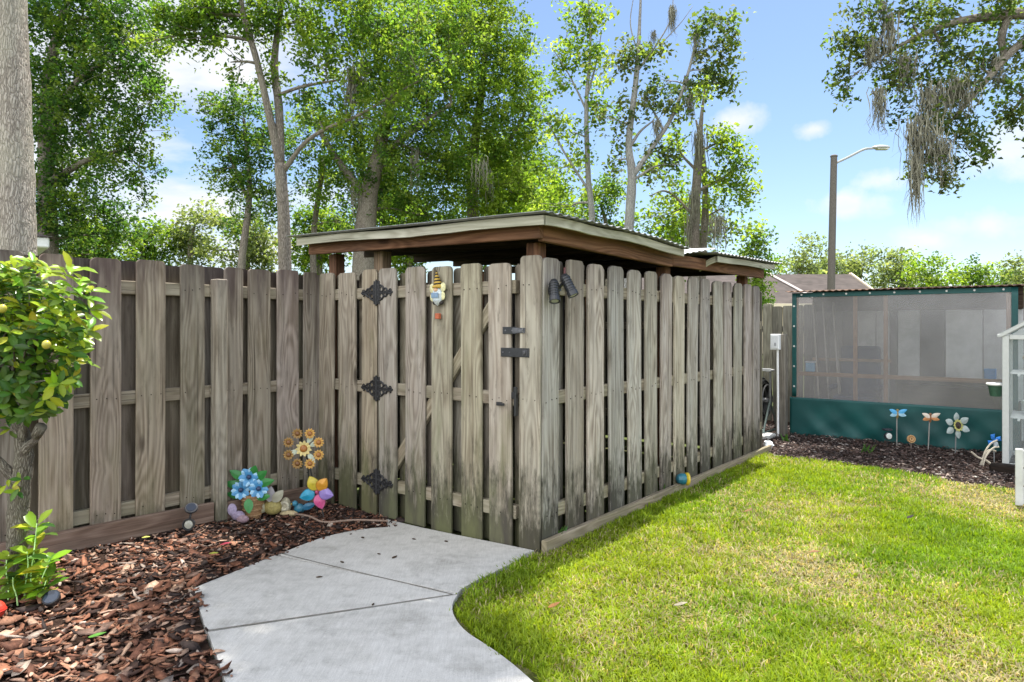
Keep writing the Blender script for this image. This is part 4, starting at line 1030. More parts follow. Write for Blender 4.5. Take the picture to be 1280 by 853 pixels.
m.build('corrugated_roof', RUST, gs, smooth=False)
# contents seen through the vinyl
ch = thing('garden_chair', 'dark blue high-back chair dimly seen through the vinyl window', 'chair', tuple(SP(.62, 0, .75)))
m = MB(); K = (.06, .075, .12)
m.box(SP(.62, .42, .72), SDv * .25, U * .24, Z * .05, K, .03); m.build('seat', MATTE, ch)
m = MB(); m.box(SP(.62, .78, .95), SDv * .24, U * .05, Z * .34, K, .04); m.build('backrest', MATTE, ch)
for a in (-1, 1):
    m = MB(); m.box(SP(.62 + .27 * a, .58, .74), SDv * .03, U * .22, Z * .03, K, .015); m.build('armrest', MATTE, ch)
    for b in (-1, 1): m = MB(); m.tube([SP(.62 + .2 * a, .38, .72 + .18 * b), SP(.62 + .23 * a, 0, .72 + .22 * b)], .02, 8, (.04, .04, .045)); m.build('leg', MATTE, ch)
wb = thing('work_bench', 'low dark workbench behind the right half of the vinyl window', 'bench', tuple(SP(1.65, 0, .8)))
m = MB(); m.box(SP(1.65, .7, .8), SDv * .55, U * .28, Z * .025, (.6, .6, .65), .004); m.build('bench_top', W_DARK, wb); m = MB(); m.box(SP(1.65, .36, .56), SDv * .52, U * .01, Z * .3, (.9, .9, 1.0), .004); m.build('front_panel', W_DARK, wb)
for a in (-1, 1):
    for b in (-1, 1): m = MB(); m.box(SP(1.65 + .5 * a, .34, .8 + .23 * b), SDv * .03, U * .03, Z * .34, (.8, .8, .8), .004); m.build('leg', W_DARK, wb)
bt = thing('storage_tub', 'pale blue plastic tub on the rail in the shed left corner', 'tub', tuple(SP(.2, .8, .09)))
m = MB(); m.box(SP(.2, .86, .09), SDv * .055, U * .03, Z * .06, (.2, .45, .65), .01); m.box(SP(.2, .925, .09), SDv * .06, U * .034, Z * .008, (.75, .8, .85), .003); m.build('tub_body', PLASTIC, bt)
bt = thing('blue_box', 'small bright blue box on the bench near the greenhouse post', 'box', tuple(SP(2.08, .725, .7)))
m = MB(); m.box(SP(2.08, .8, .7), SDv * .06, U * .05, Z * .07, (.04, .22, .5), .008); m.box(SP(2.08, .874, .7), SDv * .062, U * .052, Z * .006, (.06, .3, .6), .003); m.build('box_body', PLASTIC, bt)
bk_ = thing('white_bucket', 'whitish bucket with wire handle low inside the shed', 'bucket', tuple(SP(.28, 0, .55)))
m = MB(); m.lathe(SP(.28, 0, .55), Z, [(.1, 0), (.125, .28), (.132, .28), (.132, .3), (.115, .3), (.1, .1)], 18, (.55, .56, .56)); m.torus(SP(.28, .3, .55), SDv, Z, .12, .004, (.3, .3, .3), 16, 5, arc=.5); m.build('bucket_body', PLASTIC, bk_)
# ------------------------------------------------------------------ greenhouse
H0 = Vector((4.76, 6.58, 0)); gh = thing('greenhouse', 'small white framed greenhouse with pitched clear roof at right edge', 'greenhouse', tuple(H0 + SDv * .7 + U * .45))
def HP(s, d, z): q = H0 + SDv * s + U * d; return Vector((q.x, q.y, z))
m = MB(); WH = (.44, .45, .44); LW_, DW = 1.4, .85
for s_ in (0, .7, LW_):
    for d_ in (0, DW): m.box(HP(s_, d_, .66), SDv * .027, U * .027, Z * .64, WH, .004)
for z in (.05, 1.285):
    for d_ in (0, DW): m.box(HP(LW_ / 2, d_, z), SDv * (LW_ / 2 - .03), U * .022, Z * .022, WH, .003)
    for s_ in (0, LW_): m.box(HP(s_, DW / 2, z), SDv * .02, U * (DW / 2 - .03), Z * .02, WH, .003)
RZ_ = 1.77
for d_ in (-.03, DW + .03):
    m.beam(HP(-.04, d_, 1.3), HP(LW_ / 2, d_, RZ_), .03, .035, WH); m.beam(HP(LW_ + .04, d_, 1.3), HP(LW_ / 2 + .001, d_, RZ_), .03, .035, WH)
m.beam(HP(LW_ / 2, -.06, RZ_ + .012), HP(LW_ / 2, DW + .06, RZ_ + .012), .04, .035, WH)
for s_ in (-.05, LW_ + .05): m.beam(HP(s_, -.05, 1.3), HP(s_, DW + .05, 1.3), .03, .03, WH)
m.beam(HP(LW_ / 2, -.028, 1.31), HP(LW_ / 2, -.028, RZ_ - .03), .025, .02, WH, up=U)
m.build('frame', PLASTIC, gh)
def poly_mat(name, fac, col):
    m, nt, n, l = newmat(name); t = n.new('ShaderNodeBsdfTransparent'); t.inputs[0].default_value = (.93, .95, .95, 1)
    d = n.new('ShaderNodeBsdfPrincipled'); d.inputs['Base Color'].default_value = (*col, 1); d.inputs['Roughness'].default_value = .2
    x = n.new('ShaderNodeMixShader'); x.inputs[0].default_value = fac; l.new(t.outputs[0], x.inputs[1]); l.new(d.outputs[0], x.inputs[2])
    o = n.new('ShaderNodeOutputMaterial'); l.new(x.outputs[0], o.inputs[0]); return m
PANE = poly_mat('polycarbonate_pane', .1, (.5, .52, .52)); ROOFP = poly_mat('frosted_roof_pane', .45, (.42, .44, .45))
m = MB()
for a in (.35, 1.05): m.box(HP(a, 0, .67), SDv * .32, U * .002, Z * .59); m.box(HP(a, DW, .67), SDv * .32, U * .002, Z * .59)
for s_ in (0, LW_): m.box(HP(s_, DW / 2, .67), SDv * .002, U * (DW / 2 - .03), Z * .59)
m.build('wall_pane', PANE, gh)
m = MB()
for sa, sb_ in ((-.05, LW_ / 2 - .012), (LW_ + .05, LW_ / 2 + .012)):
    m.beam(HP(sa, DW / 2, 1.318), HP(sb_, DW / 2, RZ_ + .004), DW + .1, .004, bev=0)
for d_ in (-.02, DW + .02): m.prism([(.03, 1.305), (LW_ - .03, 1.305), (LW_ / 2, RZ_ - .03)], H0 + U * d_, SDv, Z, -U, .004)
m.build('roof_pane', ROOFP, gh)
for z in (.5, .93):
    m = MB()
    for k in range(8): m.box(HP(LW_ / 2, .12 + k * .088, z), SDv * (LW_ / 2 - .03), U * .012, Z * .006, (.6, .6, .6), .002)
    for k in (.1, .7, 1.3): m.box(HP(k, DW / 2, z - .014), SDv * .01, U * (DW / 2 - .04), Z * .008, (.6, .6, .6), .002)
    m.build('shelf', PAINT, gh)
m = MB(); m.beam(HP(.08, .2, .15), HP(.6, .5, .48), .015, .015, WH); m.beam(HP(.08, .5, .48), HP(.6, .2, .15), .015, .015, WH); m.build('cross_brace', PLASTIC, gh)
def pot(name, label, c, r, h, col, rim=None):
    t = thing(name, label, 'pot', tuple(c)); m = MB()
    m.lathe(c, Z, [(r * .72, 0), (r * .95, h * .8), (r * 1.06, h * .8), (r * 1.06, h), (r * .93, h), (r * .9, h * .85), (.01, h * .85)], 18, col); m.build('pot_body', STONE, t)
    if rim: m = MB(); m.torus(Vector(c) + Z * h, Vector((1, 0, 0)), Vector((0, 1, 0)), r * 1.03, .014, rim, 20, 6); m.build('pot_rim', PLASTIC, t)
    return t
pot('plant_pot', 'tan clay pot on upper shelf inside the greenhouse', HP(.24, .3, .936), .11, .16, (.5, .33, .2))
pot('plant_pot', 'white plastic pot on the lower shelf inside the greenhouse', HP(.2, .45, .506), .09, .14, (.7, .7, .66))
hp = pot('wall_planter', 'green hanging planter with white rim on greenhouse left side', HP(-.085, .12, .7), .065, .12, (.03, .09, .05), (.75, .76, .74))
m = MB(); m.beam(HP(-.02, .12, .83), HP(-.085, .12, .83), .012, .02, (.2, .2, .2)); m.build('bracket', PAINT, hp)
tm = thing('edging_timber', 'black weathered timber under the greenhouse front corner', 'timber', tuple(HP(.45, -.09, 0)))
m = MB(); m.beam(HP(-.12, -.1, .03), HP(1.3, -.12, .03), .13, .09, (.25, .22, .2), bev=.015); m.build('timber_body', W_DARK, tm)
dw = MB()
for k, (px, py, zt) in enumerate(((1224, 566, .0), (1236, 574, .0), (1243, 578, .0))): pass
a = G(1240, 584); pts = catmull([a + Vector((.04, .05, .0)), a + Vector((-.02, .05, .05)), a + Vector((-.1, .06, .085)), a + Vector((-.17, .05, .14))], 5)
dw.tube(pts, [.014, .014, .013, .013, .012, .012, .011, .011, .01, .01, .01, .01, .01, .01, .009, .008][:len(pts)], 7, (.45, .4, .32))
for k, q in enumerate(((.0, .02, .12), (.03, .0, .16), (-.03, .04, .09))):
    b = a + Vector((.03, .03, 0)); dw.tube(catmull([b + Vector((-.1, .02 * k, 0)), b + Vector((-.07, .02 * k, q[2] * .8)), b + Vector((.0, .03 * k, q[2] + .06)), b + Vector((.06, .02 * k, q[2] * 1.6))], 4), .008, 6, (.5, .45, .36))
o = dw.build('bare_roots', MATTE, loc=tuple(a)); tag(o, 'pale dry bent roots at the foot of the greenhouse', 'roots')
wp = thing('planter_box', 'white painted wooden planter box cut off at the right edge', 'planter', (4.35, 5.2, 0)); m = MB()
pc = G(1274, 631)
for k in range(3): m.box(pc + SDv * .35 + Z * (.075 + k * .142), SDv * .34, U * .012, Z * .066, (.5, .5, .48), .004)
m.build('side_boards', WHITEW, wp)
m = MB(); m.box(pc + Z * .215, SDv * .025, U * .025, Z * .22, (.54, .54, .52), .004); m.build('corner_post', WHITEW, wp); m = MB(); m.box(pc + Z * .215 + SDv * .7, SDv * .025, U * .025, Z * .22, (.54, .54, .52), .004); m.build('corner_post', WHITEW, wp)
# ------------------------------------------------------------------ pavers / bag at the far end of the side fence
e = C0 + U * 4.5 + N * .02
o = MB(); o.box((e.x + .1, e.y + .85, .015), N * .2, U * .15, Z * .025, (.5, .49, .46), .01); o = o.build('paver', STONE, loc=(e.x + .1, e.y + .85, 0)); tag(o, 'small pale concrete paver in front of the hose reel', 'paver')
bagm = MB(); q = C0 + U * 4.4 + N * -.01; q.z = .05
rr_ = []
for i in range(9):
    t = math.pi * i / 8; t = max(.05, min(math.pi - .05, t)); ring = []
    for k in range(14):
        a = 2 * math.pi * k / 14; r = .052 * rnd(.7, 1.25); ring.append(len(bagm.v)); bagm.v.append(q + Vector((r * math.sin(t) * math.cos(a), 1.3 * r * math.sin(t) * math.sin(a), -.9 * r * math.cos(t))))
    rr_.append(ring)
for i in range(8):
    for k in range(14): bagm.face((rr_[i][k], rr_[i][(k + 1) % 14], rr_[i + 1][(k + 1) % 14], rr_[i + 1][k]), (.72, .76, .78))
bagm.face(rr_[0][::-1], (.7, .7, .7)); bagm.face(rr_[-1], (.7, .7, .7))
tag(bagm.build('plastic_bag', PLASTIC, loc=tuple(q)), 'crumpled white plastic bag at the far end of the side fence', 'bag')
# ------------------------------------------------------------------ gate ornament and flood light
gn = thing('gnome_ornament', 'small gnome with black and yellow striped hat hanging on gate', 'ornament', tuple(GO + V * .87 + Z * 1.6))
c = GO + V * .862 + GN * .028
def GZ(z, dv=0.0, dn=0.0): q = c + V * dv + GN * dn; return Vector((q.x, q.y, z))
m = MB(); bl = (.03, .025, .02); ye = (.55, .36, .07); pr = []
for k in range(11): pr.append((.036 * (1 - k / 10.6), k * .0115, bl if k % 2 else ye))
m.lathe(GZ(1.665), Z + V * .14, pr, 14); m.lathe(GZ(1.657), Z, [(.04, 0, ye), (.043, .006, ye), (.036, .014, ye)], 14); m.build('hat', MATTE, gn)
for dv, z, r in ((.052, 1.655, .03), (-.052, 1.66, .03), (.05, 1.592, .026), (-.05, 1.6, .026)): m = MB(); m.ball(GZ(z, dv, .004), r * .85, r * .3, r * 1.1, (.72, .68, .38), axes=(V, GN, Z)); m.build('wing', STONE, gn)
m = MB(); m.ball(GZ(1.6, 0, .004), .048, .026, .06, (.6, .66, .68), axes=(V, GN, Z)); m.lathe(GZ(1.568, 0, .004), -Z, [(.034, 0, (.62, .66, .66)), (.02, .02, (.6, .64, .64)), (.003, .036, (.6, .64, .64))], 12); m.build('beard', STONE, gn)
m = MB(); m.box(GZ(1.604, 0, .032), V * .034, GN * .003, Z * .018, (.2, .3, .42), .002); m.build('sign', PAINT, gn)
m = MB(); m.ball(GZ(1.643, 0, .022), .017, .013, .015, (.75, .45, .26), axes=(V, GN, Z)); m.build('nose', STONE, gn)
m = MB(); m.ball(GZ(1.555, .03, .0), .02, .014, .016, bl, axes=(V, GN, Z)); m.ball(GZ(1.555, -.03, .0), .02, .014, .016, bl, axes=(V, GN, Z)); m.build('boots', STONE, gn)
m = MB(); m.tube([GZ(1.545), GZ(1.48)], .0015, 5, (.1, .09, .08)); m.build('cord', MATTE, gn); m = MB(); m.tube([GZ(1.77, -.01), GZ(1.808, -.01, -.01)], .002, 5, (.05, .05, .05)); m.build('cord', MATTE, gn)
m = MB(); m.box(GZ(1.46), V * .018, GN * .016, Z * .02, (.5, .14, .07), .004); m.tube([GZ(1.44), GZ(1.39)], .0015, 5, (.1, .09, .08)); m.build('bell', MATTE, gn)
fl = thing('flood_light', 'twin-headed black outdoor spotlight on the corner of the side fence', 'light', tuple(C0 + U * .16 + N * .03 + Z * 1.6))
K = (.022, .023, .026); c = C0 + U * .12 + N * .012; c.z = 1.615
m = MB(); m.lathe(c - N * .012, N, [(.05, 0), (.05, .018), (.03, .03)], 16, K); m.tube([c, c + N * .05 + Z * .01], .014, 10, K); m.build('wall_mount', PLASTIC, fl)
for sg, dr, ofs in ((-1, Vector((.02, -.42, -.9)), Vector((-.025, -.06, .035))), (1, Vector((.38, -.25, -.86)), Vector((.05, -.035, .07)))):
    h = c + N * .03 + ofs; d = dr.normalized(); m = MB()
    m.lathe(h, d, [(.02, -.03), (.029, -.01), (.031, .085), (.035, .09), (.035, .12), (.029, .12), (.026, .112), (.001, .112)], 16, K)
    for k in range(5): m.torus(h + d * (.0 + k * .018), frame(d)[0], frame(d)[1], .031, .003, K, 16, 5)
    m.tube([c + N * .03, h], .011, 8, K)
    lh = m.build('lamp_head', PLASTIC, fl, smooth=False)
    m = MB(); m.lathe(h + d * .113, d, [(.026, 0), (.025, .003), (.012, .006)], 16, (.35, .36, .3)); m.build('lens', GLASSY, lh)
m = MB(); m.box(c + N * .05 + Z * .115 + Vector((.03, 0, 0)), U * .006, N * .006, Z * .03, (.1, .02, .02), .002); m.build('sensor', PLASTIC, fl)
# ------------------------------------------------------------------ flower ornaments
def petal_outline(L, W, n=9):
    up_ = [(L * t, W / 2 * math.sin(math.pi * t ** .8) ** .8) for t in [i / n for i in range(n + 1)]]
    return up_ + [(a, -b) for a, b in reversed(up_[1:-1])]
def flower(m, c, nrm, n, r0, L, W, col, col2=None, th=.003, dome=.006, rot=0.0, up=Z, lift=.25):
    nrm = Vector(nrm).normalized(); x = up.cross(nrm).normalized(); y = nrm.cross(x)
    for k in range(n):
        a = rot + 2 * math.pi * k / n; d = x * math.cos(a) + y * math.sin(a); e_ = -x * math.sin(a) + y * math.cos(a)
        cc_ = col if not (col2 and k % 2) else col2
        m.prism(petal_outline(L, W), Vector(c) + d * r0, (d + nrm * lift).normalized(), e_, nrm, th, cc_, dome)
VIEW = Vector((.25, -.95, .15)).normalized()
# blue flower pot ornament
b0 = Vector((-1.93, 5.08, gz(-1.93, 5.08)))
bp = thing('flower_pot_ornament', 'metal ornament of three blue flowers in a tan basket by the fence', 'ornament', tuple(b0))
m = MB(); m.lathe(b0, Z, [(.055, 0), (.065, .05), (.084, .165), (.09, .165), (.09, .182), (.077, .182), (.065, .15), (.005, .15)], 16, (.36, .21, .1))
for k in range(4): m.torus(b0 + Z * (.03 + .04 * k), Vector((1, 0, 0)), Vector((0, 1, 0)), .064 + .008 * k, .005, (.42, .26, .13), 18, 5)
m.build('basket', STONE, bp)
m = MB()
for dx, dz, r in ((-.06, .225, .06), (.07, .235, .062), (0, .32, .064)):
    c = b0 + Vector((dx, -.07, dz)); flower(m, c, VIEW, 6, .012, r, r * .85, (.07, .26, .48), None, .003, .006, rnd(0, 1))
    flower(m, c + VIEW * .006, VIEW, 6, .03, r * .65, r * .5, (.3, .52, .68), None, .003, .004, rnd(0, 1))
    m.ball(c + VIEW * .014, .018, col=(.02, .04, .1), n=10, m=6)
m.build('blue_flower', PAINT, bp)
m = MB()
for ang, Lf_, z in ((.35, .16, .27), (2.85, .15, .26), (.1, .12, .19), (3.0, .13, .2), (1.3, .1, .3), (-1.45, .11, .23), (2.4, .13, .3), (.8, .13, .29)):
    d = Vector((math.cos(ang), -.15, math.sin(ang) * .7)).normalized(); m.prism(petal_outline(Lf_, .065), b0 + Vector((0, -.05 if ang > -1 else -.1, z - .02)) + d * .04, d, d.cross(VIEW).normalized(), VIEW, .003, (.03, .2, .04), .006)
m.build('metal_leaf', PAINT, bp)
m = MB(); m.ball(b0 + Vector((-.06, -.12, .05)), .05, .035, .035, (.3, .24, .33)); m.ball(b0 + Vector((-.1, -.13, .095)), .035, .015, .045, (.36, .3, .42)); m.ball(b0 + Vector((-.02, -.14, .03)), .045, .03, .03, (.33, .22, .25)); m.build('resin_butterfly', STONE, bp)
# bee ornament
b1 = Vector((-1.80, 5.13, gz(-1.80, 5.13)))
be = thing('bee_ornament', 'olive yellow resin bee with pale upright wings on mulch', 'ornament', tuple(b1))
m = MB(); m.ball(b1 + Vector((0, 0, .075)), .07, .055, .06, (.36, .3, .1)); m.ball(b1 + Vector((-.075, -.02, .07)), .04, .035, .038, (.4, .38, .25)); m.build('bee_body', STONE, be)
m = MB()
for dx, a in ((.015, .85), (-.01, 1.45)):
    m = MB(); d = Vector((math.cos(a), 0, math.sin(a))); m.prism(petal_outline(.12, .07), b1 + Vector((dx, -.04, .12)), d, d.cross(VIEW).normalized(), VIEW, .004, (.42, .4, .3) if dx > 0 else (.4, .37, .38), .006)
    m.build('wing', PAINT, be)
b2 = Vector((-1.715, 5.17, gz(-1.715, 5.17)))
sn = thing('snail_ornament', 'tan striped resin snail beside the bee ornament', 'ornament', tuple(b2))
m = MB(); m.ball(b2 + Z * .07, .04, .035, .07, (.4, .36, .25)); m.torus(b2 + Vector((0, -.03, .08)), Vector((1, 0, 0)), Z, .028, .012, (.5, .46, .34), 14, 6); m.build('shell', STONE, sn)
m = MB(); m.ball(b2 + Vector((.03, -.02, .022)), .07, .03, .024, (.45, .36, .2)); m.build('snail_body', STONE, sn)
b3 = Vector((-1.62, 5.2, gz(-1.62, 5.2)))
bd = thing('bird_ornament', 'small teal blue bird figurine low between snail and pinwheel', 'ornament', tuple(b3))
m = MB(); m.ball(b3 + Z * .05, .042, .032, .038, (.03, .16, .24)); m.ball(b3 + Vector((-.03, -.01, .09)), .023, .022, .022, (.04, .2, .3)); m.lathe(b3 + Vector((-.05, -.015, .088)), Vector((-1, -.2, 0)), [(.009, 0), (.001, .025)], 8, (.5, .35, .08)); m.build('bird_body', PAINT, bd)
m = MB(); m.prism(petal_outline(.11, .05), b3 + Vector((.03, -.03, .06)), Vector((.9, 0, .3)).normalized(), Vector((-.3, 0, .9)).normalized(), Vector((0, -1, 0)), .006, (.03, .15, .26), .006); m.build('tail', PAINT, bd)
# sunflower spinner
b4 = Vector((-1.57, 5.27, gz(-1.57, 5.27)))
sf_ = thing('sunflower_spinner', 'metal garden spinner with ring of golden sunflowers on black stake', 'garden stake', tuple(b4))
m = MB(); hc = b4 + Vector((-.03, -.03, .50)); m.tube([b4 - Z * .05, b4 + Vector((.0, 0, .25)), hc + Vector((.02, .02, 0))], .006, 8, (.02, .022, .02)); m.tube([b4 + Vector((.07, 0, -.05)), b4 + Vector((.05, 0, .2)), hc + Vector((.01, .02, -.05))], .005, 8, (.02, .022, .02)); m.build('stake', PAINT, sf_)
def sunflower(c, r, gold, core, nm_):
    m = MB(); flower(m, c, VIEW, 11, r * .3, r * .72, r * .42, gold, None, .002, .003, rnd(0, 1), lift=.15); fo = m.build(nm_, PAINT, sf_)
    m = MB(); m.ball(c + VIEW * .004, r * .46, r * .46, r * .25, core, axes=(frame(VIEW)[0], frame(VIEW)[1], VIEW)); m.build('flower_core', PAINT, fo)
sunflower(hc, .062, (.6, .48, .18), (.34, .13, .025), 'sunflower')
x_, y_, _ = frame(VIEW)
for k in range(8):
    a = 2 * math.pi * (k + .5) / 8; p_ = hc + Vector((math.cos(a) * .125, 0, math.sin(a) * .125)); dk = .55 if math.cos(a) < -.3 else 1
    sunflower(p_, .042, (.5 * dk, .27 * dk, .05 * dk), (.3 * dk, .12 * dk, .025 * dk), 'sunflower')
m = MB()
for k in range(8): a = 2 * math.pi * (k + .5) / 8; m.tube([hc + Vector((0, .012, 0)), hc + Vector((math.cos(a) * .12, .012, math.sin(a) * .12))], .0022, 5, (.05, .05, .04))
for a in (.4, 1.0, -.9, 3.5): d = Vector((math.cos(a), 0, math.sin(a))); m.prism(petal_outline(.09, .04), hc + Vector((0, .008, 0)) + d * .05, d, d.cross(VIEW).normalized(), VIEW, .002, (.5, .55, .42), .003)
m.build('spoke', PAINT, sf_)
# rainbow pinwheel
b5 = Vector((-1.40, 5.12, gz(-1.40, 5.12)))
pw = thing('rainbow_pinwheel', 'flower pinwheel with five petals yellow orange purple pink and blue', 'garden stake', tuple(b5))
hc = b5 + Vector((-.05, -.05, .215)); m = MB(); m.tube([b5 - Z * .05, hc + Vector((0, .03, 0))], .006, 8, (.05, .05, .05)); m.build('stake', PAINT, pw)
for a, cp in ((2.0, (.5, .4, .04)), (.95, (.6, .28, .03)), (-.2, (.24, .17, .42)), (-1.25, (.5, .07, .2)), (3.45, (.02, .26, .4))):
    d = Vector((math.cos(a), 0, math.sin(a))); e_ = d.cross(VIEW).normalized(); m = MB()
    m.prism(petal_outline(.115, .084), hc + d * .015, (d + VIEW * .12).normalized(), e_, VIEW, .005, cp, .016)
    ol = petal_outline(.115, .084); edge = [hc + d * .015 + (d + VIEW * .12).normalized() * u_ + e_ * w_ + VIEW * .004 for u_, w_ in ol]; m.tube(edge + edge[:1], .003, 5, tuple(q * .55 for q in cp)); m.build('petal', PAINT, pw)
m = MB(); m.ball(hc + VIEW * .014, .014, col=(.4, .05, .12), n=10, m=6); m.build('hub', PAINT, pw)
m = MB(); a = Vector((-1.5, 4.98, gz(-1.5, 4.98) + .03)); m.tube(catmull([a + Vector((-.1, .05, .03)), a + Vector((.03, -.02, .03)), a + Vector((.15, -.06, .0)), a + Vector((.36, -.04, .01)), a + Vector((.6, -.03, .0))], 5), .007, 7, (.24, .17, .13)); tag(m.build('fallen_twig', MATTE, loc=tuple(a)), 'thin fallen twig curving over mulch toward the gate', 'twig')
# solar spot by the left fence
b6 = G(236, 664); b6.z = gz(b6.x, b6.y)
ss = thing('solar_spotlight', 'black solar spotlight with raised round panel against left fence', 'light', tuple(b6)); K = (.02, .02, .022)
m = MB(); m.tube([b6 - Z * .05, b6 + Z * .06], .008, 8, K); m.tube([b6 + Z * .06, b6 + Vector((.01, .02, .17))], .007, 8, K); m.build('stake', PLASTIC, ss)
m = MB(); d = Vector((.15, -.95, .1)).normalized(); c = b6 + Vector((.005, .03, .07)); m.lathe(c, d, [(.015, -.01), (.034, .03), (.04, .06), (.04, .075), (.034, .075), (.03, .066), (.001, .06)], 18, K); lh = m.build('lamp_head', PLASTIC, ss)
m = MB(); m.lathe(c + d * .066, d, [(.028, 0), (.026, .003), (.012, .006)], 18, (.36, .36, .3)); m.build('lens', GLASSY, lh)
m = MB(); d = Vector((.25, -.55, .8)).normalized(); c = b6 + Vector((.01, .015, .165)); m.lathe(c, d, [(.036, 0), (.043, .008), (.043, .02), (.036, .024)], 20, K); sp_ = m.build('solar_panel', PLASTIC, ss)
m = MB(); m.lathe(c + d * .0245, d, [(.034, 0), (.033, .0015)], 20, (.012, .016, .025)); m.build('panel_cell', GLASSY, sp_)
# round solar light in the foreground
b7 = G(69, 762); b7.z = gz(b7.x, b7.y)
s7 = thing('solar_path_light', 'round black solar light tilted on its stake by the sprouting shoots', 'light', tuple(b7))
m = MB(); m.tube([b7 - Z * .05, b7 + Vector((.0, .0, .05))], .01, 8, (.02, .02, .02)); m.build('stake', PLASTIC, s7)
m = MB(); d = Vector((.1, -.62, .78)).normalized(); c = b7 + Vector((-.01, -.01, .06)); m.lathe(c, d, [(.018, -.03), (.037, -.01), (.041, .012), (.038, .018), (.036, .018)], 22, (.02, .02, .022)); lh = m.build('lamp_head', PLASTIC, s7)
m = MB(); m.lathe(c + d * .0185, d, [(.035, 0), (.033, .002)], 22, (.02, .028, .045)); m.build('panel_cell', GLASSY, lh)
rb = G(-8, 775); o = MB(); o.ball(rb + Z * .045, .05, .05, .045, (.55, .05, .03)); o.lathe(rb + Z * .085, Z, [(.008, 0), (.006, .02)], 8, (.15, .2, .05)); o.torus(rb + Z * .045, Vector((1, 0, 0)), Vector((0, 1, 0)), .05, .004, (.4, .03, .02)); tag(o.build('red_ball', PAINT, loc=tuple(rb)), 'bright red round ball in the mulch at the left picture edge', 'ball')
# pine cones / leaf litter on concrete: a few things one can see
for k, (px, py) in enumerate(((440, 660), (452, 664), (556, 671), (476, 688), (490, 694), (430, 700), (395, 720), (465, 758), (520, 668))):
    q = G(px, py); q.z = gz(q.x, q.y) + .013; m = MB(); d = Vector((rnd(-1, 1), rnd(-1, 1), 0)).normalized(); e_ = d.cross(Z)
    sc_ = rnd(.6, 1.3)
    m.prism([(u_ * sc_, w_ * sc_) for u_, w_ in petal_outline(.035, .016, 5)], q, (d + Z * .1).normalized(), e_, Z, .003, (.06, .04, .025), .004)
    tag(m.build('leaf_scrap', MATTE, loc=tuple(q)), 'tiny dark brown leaf scrap lying on the concrete path', 'leaf litter', 'leaf scraps on the path')
# pink petal scrap & green leaves on mulch
for px, py, col, lb in ((275, 681, (.6, .08, .12), 'pink-red fallen petal on mulch near the path'), (178, 672, (.45, .45, .1), 'yellowish fallen leaf on mulch below the solar spotlight'), (110, 797, (.08, .22, .03), 'green fallen leaf on mulch in left foreground'), (262, 692, (.3, .32, .05), 'small yellow-green leaf on mulch at path edge')):
    q = G(px, py, .03); m = MB(); d = Vector((1, rnd(-.5, .5), .2)).normalized(); m.prism(petal_outline(.075, .035), q, d, d.cross(Z).normalized(), Vector((0, -.3, 1)).normalized(), .002, col, .008); tag(m.build('fallen_leaf', MATTE, loc=tuple(q)), lb, 'leaf')
for px, py, col, lb in ((685, 760, (.2, .09, .03), 'curled brown leaf on the lawn near the path edge'), (1134, 648, (.03, .025, .02), 'dark scrap on the far lawn before the mulch'), (842, 757, (.26, .23, .17), 'pale dry leaf lying in the middle of the lawn'), (1010, 690, (.24, .13, .06), 'brown leaf in the dry patch of lawn'), (930, 640, (.2, .12, .05), 'small brown leaf on the lawn near the far side')):
    q = G(px, py, .045); m = MB(); d = Vector((1, rnd(-.8, .8), .25)).normalized(); m.prism(petal_outline(.07, .03), q, d, d.cross(Z).normalized(), Vector((0, -.5, 1)).normalized(), .002, col, .012); tag(m.build('fallen_leaf', MATTE, loc=tuple(q)), lb, 'leaf')
# gazing ball / hose nozzle ornament by the side fence
q = G(846, 612); q.z = 0
gb = thing('bird_stake', 'teal and yellow round ornament on a stake against side fence', 'ornament', tuple(q))
m = MB(); m.tube([q + Vector((-.02, .03, -.03)), q + Vector((.0, .0, .1))], .006, 8, (.03, .03, .03)); m.build('stake', PAINT, gb)
d = Vector((.9, .12, -.05)).normalized(); c = q + N * .05 + Z * .1 - U * .02; m = MB(); m.lathe(c, d, [(.01, -.046, (.02, .11, .15)), (.034, -.034, (.02, .13, .18)), (.046, -.005, (.02, .15, .2)), (.046, .03, (.02, .15, .2)), (.037, .036, (.02, .15, .2))], 18); m.build('teal_body', PAINT, gb)
m = MB(); m.lathe(c + d * .036, d, [(.042, 0), (.054, .01), (.054, .024), (.033, .032)], 18, (.62, .46, .03)); m.build('yellow_face', PAINT, gb)
# ------------------------------------------------------------------ stakes in front of the green shed
def dragonfly(px, pyw, pyb, name, label, colw, colw2, body):
    b = G(px, pyb); root = thing(name, label, 'garden stake', tuple(b)); top = P(px + (2 if 'orange' in label else 0), pyw, b.y); top.y = b.y
    m = MB(); m.tube([b - Z * .05, top], .006, 8, (.3, .28, .26)); m.build('stake', PAINT, root)
    m = MB(); m.ball(top + Vector((0, -.012, .0)), .014, .014, .05, body, n=10, m=8); m.ball(top + Vector((0, -.014, .045)), .016, col=body, n=10, m=6); m.build('insect_body', PAINT, root)
    for sg in (-1, 1):
        for a, L_, cw in ((.42, .115, colw), (-.28, .1, colw2)):
            d = Vector((sg * math.cos(a), -.1, math.sin(a))).normalized(); m = MB(); m.prism(petal_outline(L_, .05), top + Vector((0, -.016, .012)), d, d.cross(VIEW).normalized(), VIEW, .003, cw, .006); m.build('wing', PAINT, root)
dragonfly(1121, 518, 557, 'dragonfly_stake', 'blue winged metal dragonfly stake before the green canvas', (.1, .4, .7), (.3, .5, .6), (.3, .2, .06))
dragonfly(1160, 523, 562, 'dragonfly_stake', 'orange and cream winged dragonfly stake left of the petal flower', (.7, .6, .5), (.5, .22, .08), (.25, .1, .04))
